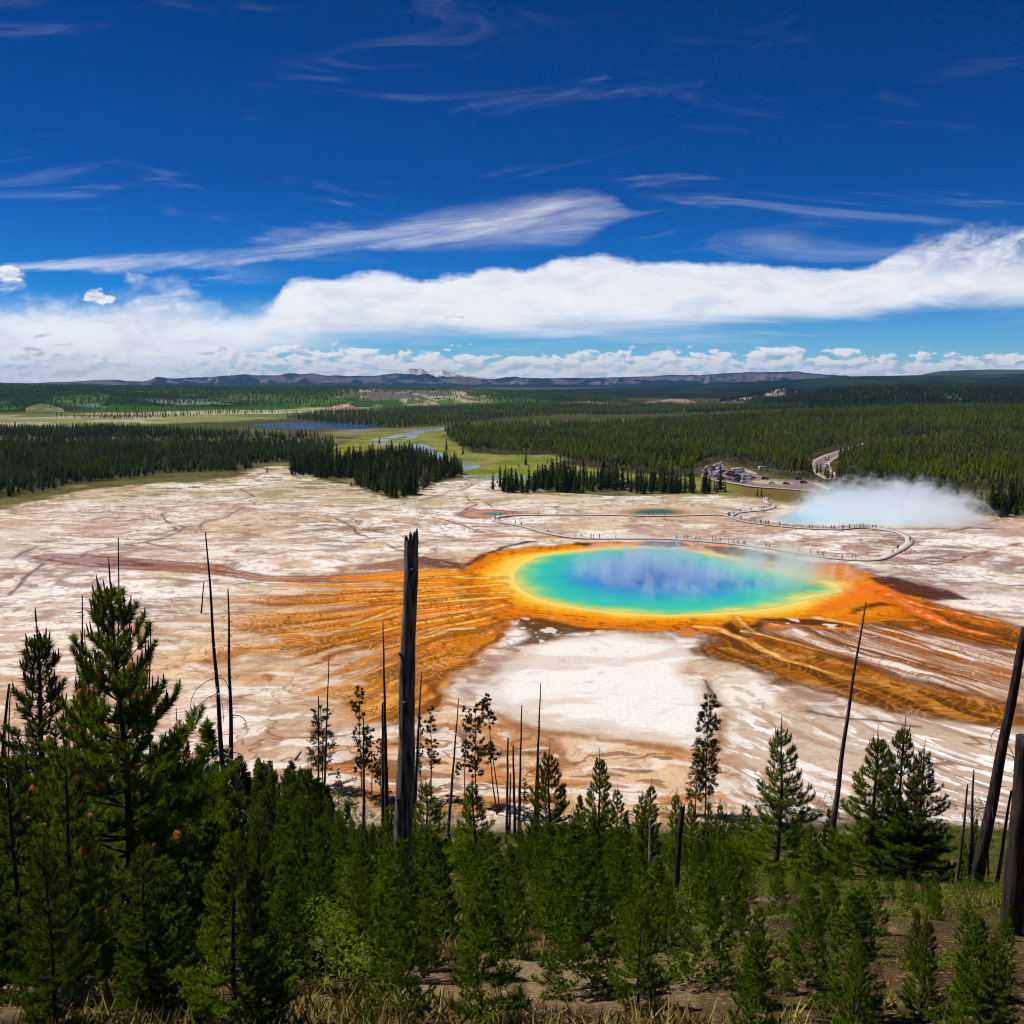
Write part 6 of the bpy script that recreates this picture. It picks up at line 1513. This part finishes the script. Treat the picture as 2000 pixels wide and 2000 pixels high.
# --- small flat cumulus in front of the band
puf = None
for (X, Y, a, b_) in [(885,622,40,13),(118,672,34,10),(195,585,34,22),(20,540,34,26),(380,662,30,8),(1520,690,66,16),(1650,690,34,13),(1135,700,44,13),(700,690,60,12),(560,684,50,12),(1980,700,80,14),(1300,712,70,16),(430,700,26,14)]:
    uu, v0 = UV(X, Y); du = N.m('DIVIDE', N.m('SUBTRACT', u, uu), a * PXV); dv = N.m('DIVIDE', N.m('SUBTRACT', v, v0), b_ * PXV)
    dvn = N.m('MAXIMUM', dv, N.m('MULTIPLY', dv, -2.2))
    d = N.m('SUBTRACT', N.m('ADD', N.m('MULTIPLY', du, du), N.m('MULTIPLY', dvn, dvn)), N.m('MULTIPLY', N.m('SUBTRACT', cum1, .5), 3.6))
    k = N.m('SUBTRACT', 1.0, N.ss(d, .25, .95)); puf = k if puf is None else N.m('MAXIMUM', puf, k)
greyp = N.m('MULTIPLY', N.ss(nz(1, 3.8, 15, 4, .55, 0, 33.0), .61, .66), N.m('MULTIPLY', N.ss(u, UV(760, 650)[0], UV(500, 650)[0]), N.m('MULTIPLY', N.ss(v, UV(1000, 712)[1], UV(1000, 690)[1]), N.m('SUBTRACT', 1.0, N.ss(v, UV(1000, 640)[1], UV(1000, 620)[1])))))
white = N.m('MAXIMUM', band, N.m('MAXIMUM', streak, N.m('MAXIMUM', N.m('MULTIPLY', wz, .8), N.m('MAXIMUM', veil, N.m('MULTIPLY', tail, .9)))))
hz = N.m('MULTIPLY', N.m('SUBTRACT', 1.0, N.ss(v, UV(1000, 745)[1], UV(1000, 690)[1])), .45)
white = N.m('MAXIMUM', white, hz)
# --- sky blue, deepened as through a polarising filter
el = sp.outputs[2]
rmp = N.new('ShaderNodeValToRGB'); N.l.new(N.m('MULTIPLY', el, 2.2, clamp=True), rmp.inputs[0])
e_ = rmp.color_ramp.elements; SKYR = [(0, (.60,.84,1.02)), (.08, (.30,.70,1.02)), (.20, (.02,.38,.85)), (.42, (.0,.215,.60)), (.75, (.0,.17,.46)), (1, (.005,.14,.36))]
e_[0].position, e_[0].color = SKYR[0][0], (*SKYR[0][1], 1); e_[1].position, e_[1].color = SKYR[-1][0], (*SKYR[-1][1], 1)
for p, c in SKYR[1:-1]:
    k = e_.new(p); k.color = (*c, 1)
skc = N.mix(1.0, sky.outputs[0], rmp.outputs[0], 'MULTIPLY')
bg = N.new('ShaderNodeBackground'); bg.inputs[1].default_value = .105; N.l.new(skc, bg.inputs[0])
nin = nz(1, 3.2, 9, 7, .66, .4, 51.0)
cw = N.mix(N.ss(nin, .38, .58), (.80, .835, .90), (1.0, 1.0, 1.0))
lay_ = N.m('MULTIPLY', N.ss(nstrk, .50, .72), N.m('MULTIPLY', N.ss(u, UV(900, 600)[0], UV(1300, 600)[0]), .55))
cw = N.mix(lay_, cw, (.80, .84, .92))
bgc = N.new('ShaderNodeBackground'); bgc.inputs[1].default_value = 1.0; N.l.new(cw, bgc.inputs[0])
bgk = N.new('ShaderNodeBackground'); bgk.inputs[1].default_value = .96
N.l.new(N.mix(cshade, (1.0, .99, .97), (.68, .73, .82)), bgk.inputs[0])
bgg = N.new('ShaderNodeBackground'); bgg.inputs[1].default_value = .9; bgg.inputs[0].default_value = (.56, .60, .70, 1)
def mxs(f, a, b):
    n = N.new('ShaderNodeMixShader'); N.put(n.inputs[0], f); N.l.new(a, n.inputs[1]); N.l.new(b, n.inputs[2]); return n.outputs[0]
up = N.ss(el, -.02, .0)
s1 = mxs(N.m('MULTIPLY', white, up), bg.outputs[0], bgc.outputs[0])
s1 = mxs(N.m('MULTIPLY', greyp, .85), s1, bgg.outputs[0])
s1 = mxs(N.m('MULTIPLY', N.m('MAXIMUM', N.m('MULTIPLY', cum, .92), N.m('MULTIPLY', puf, .95)), up), s1, bgk.outputs[0])
N.l.new(s1, out.inputs[0])

# ------------------------------------------------------------------ air
def haze_box():
    mb = MB(); mb.box((-22000, -3000, -40), (22000, 24000, 420))
    m = bpy.data.materials.new('air'); m.use_nodes = True; m.node_tree.nodes.clear(); n = NT(m.node_tree)
    o = n.new('ShaderNodeOutputMaterial'); pv = n.new('ShaderNodeVolumePrincipled')
    pv.inputs['Color'].default_value = (.24, .52, 1, 1); pv.inputs['Density'].default_value = HAZE; pv.inputs['Anisotropy'].default_value = .1
    n.l.new(pv.outputs[0], o.inputs['Volume'])
    tag(link('haze', mb.mesh('haze', m)), kind='stuff')
HAZE = 2.8e-5
haze_box()

# ------------------------------------------------------------------ camera
cam = bpy.data.cameras.new('camera'); cam.sensor_width = 36; cam.lens = 36 * F / 2000; cam.clip_end = 90000; cam.clip_start = .2
co = bpy.data.objects.new('camera', cam); COL.objects.link(co); co.location = (0, 0, CAMZ); co.rotation_euler = (math.pi / 2 - PITCH, 0, 0)
SC.camera = co
SC.view_settings.view_transform = 'Standard'; SC.view_settings.look = 'None'; SC.view_settings.exposure = 0.0; SC.view_settings.gamma = 1
SC.cycles.use_denoising = True; SC.cycles.filter_width = 1.1
SC.cycles.max_bounces = 7; SC.cycles.diffuse_bounces = 2; SC.cycles.volume_bounces = 6; SC.cycles.transparent_max_bounces = 8
SC.cycles.volume_step_rate = 2.0; SC.cycles.volume_max_steps = 256
SC.cycles.use_adaptive_sampling = True; SC.cycles.adaptive_threshold = .03; SC.cycles.adaptive_min_samples = 12
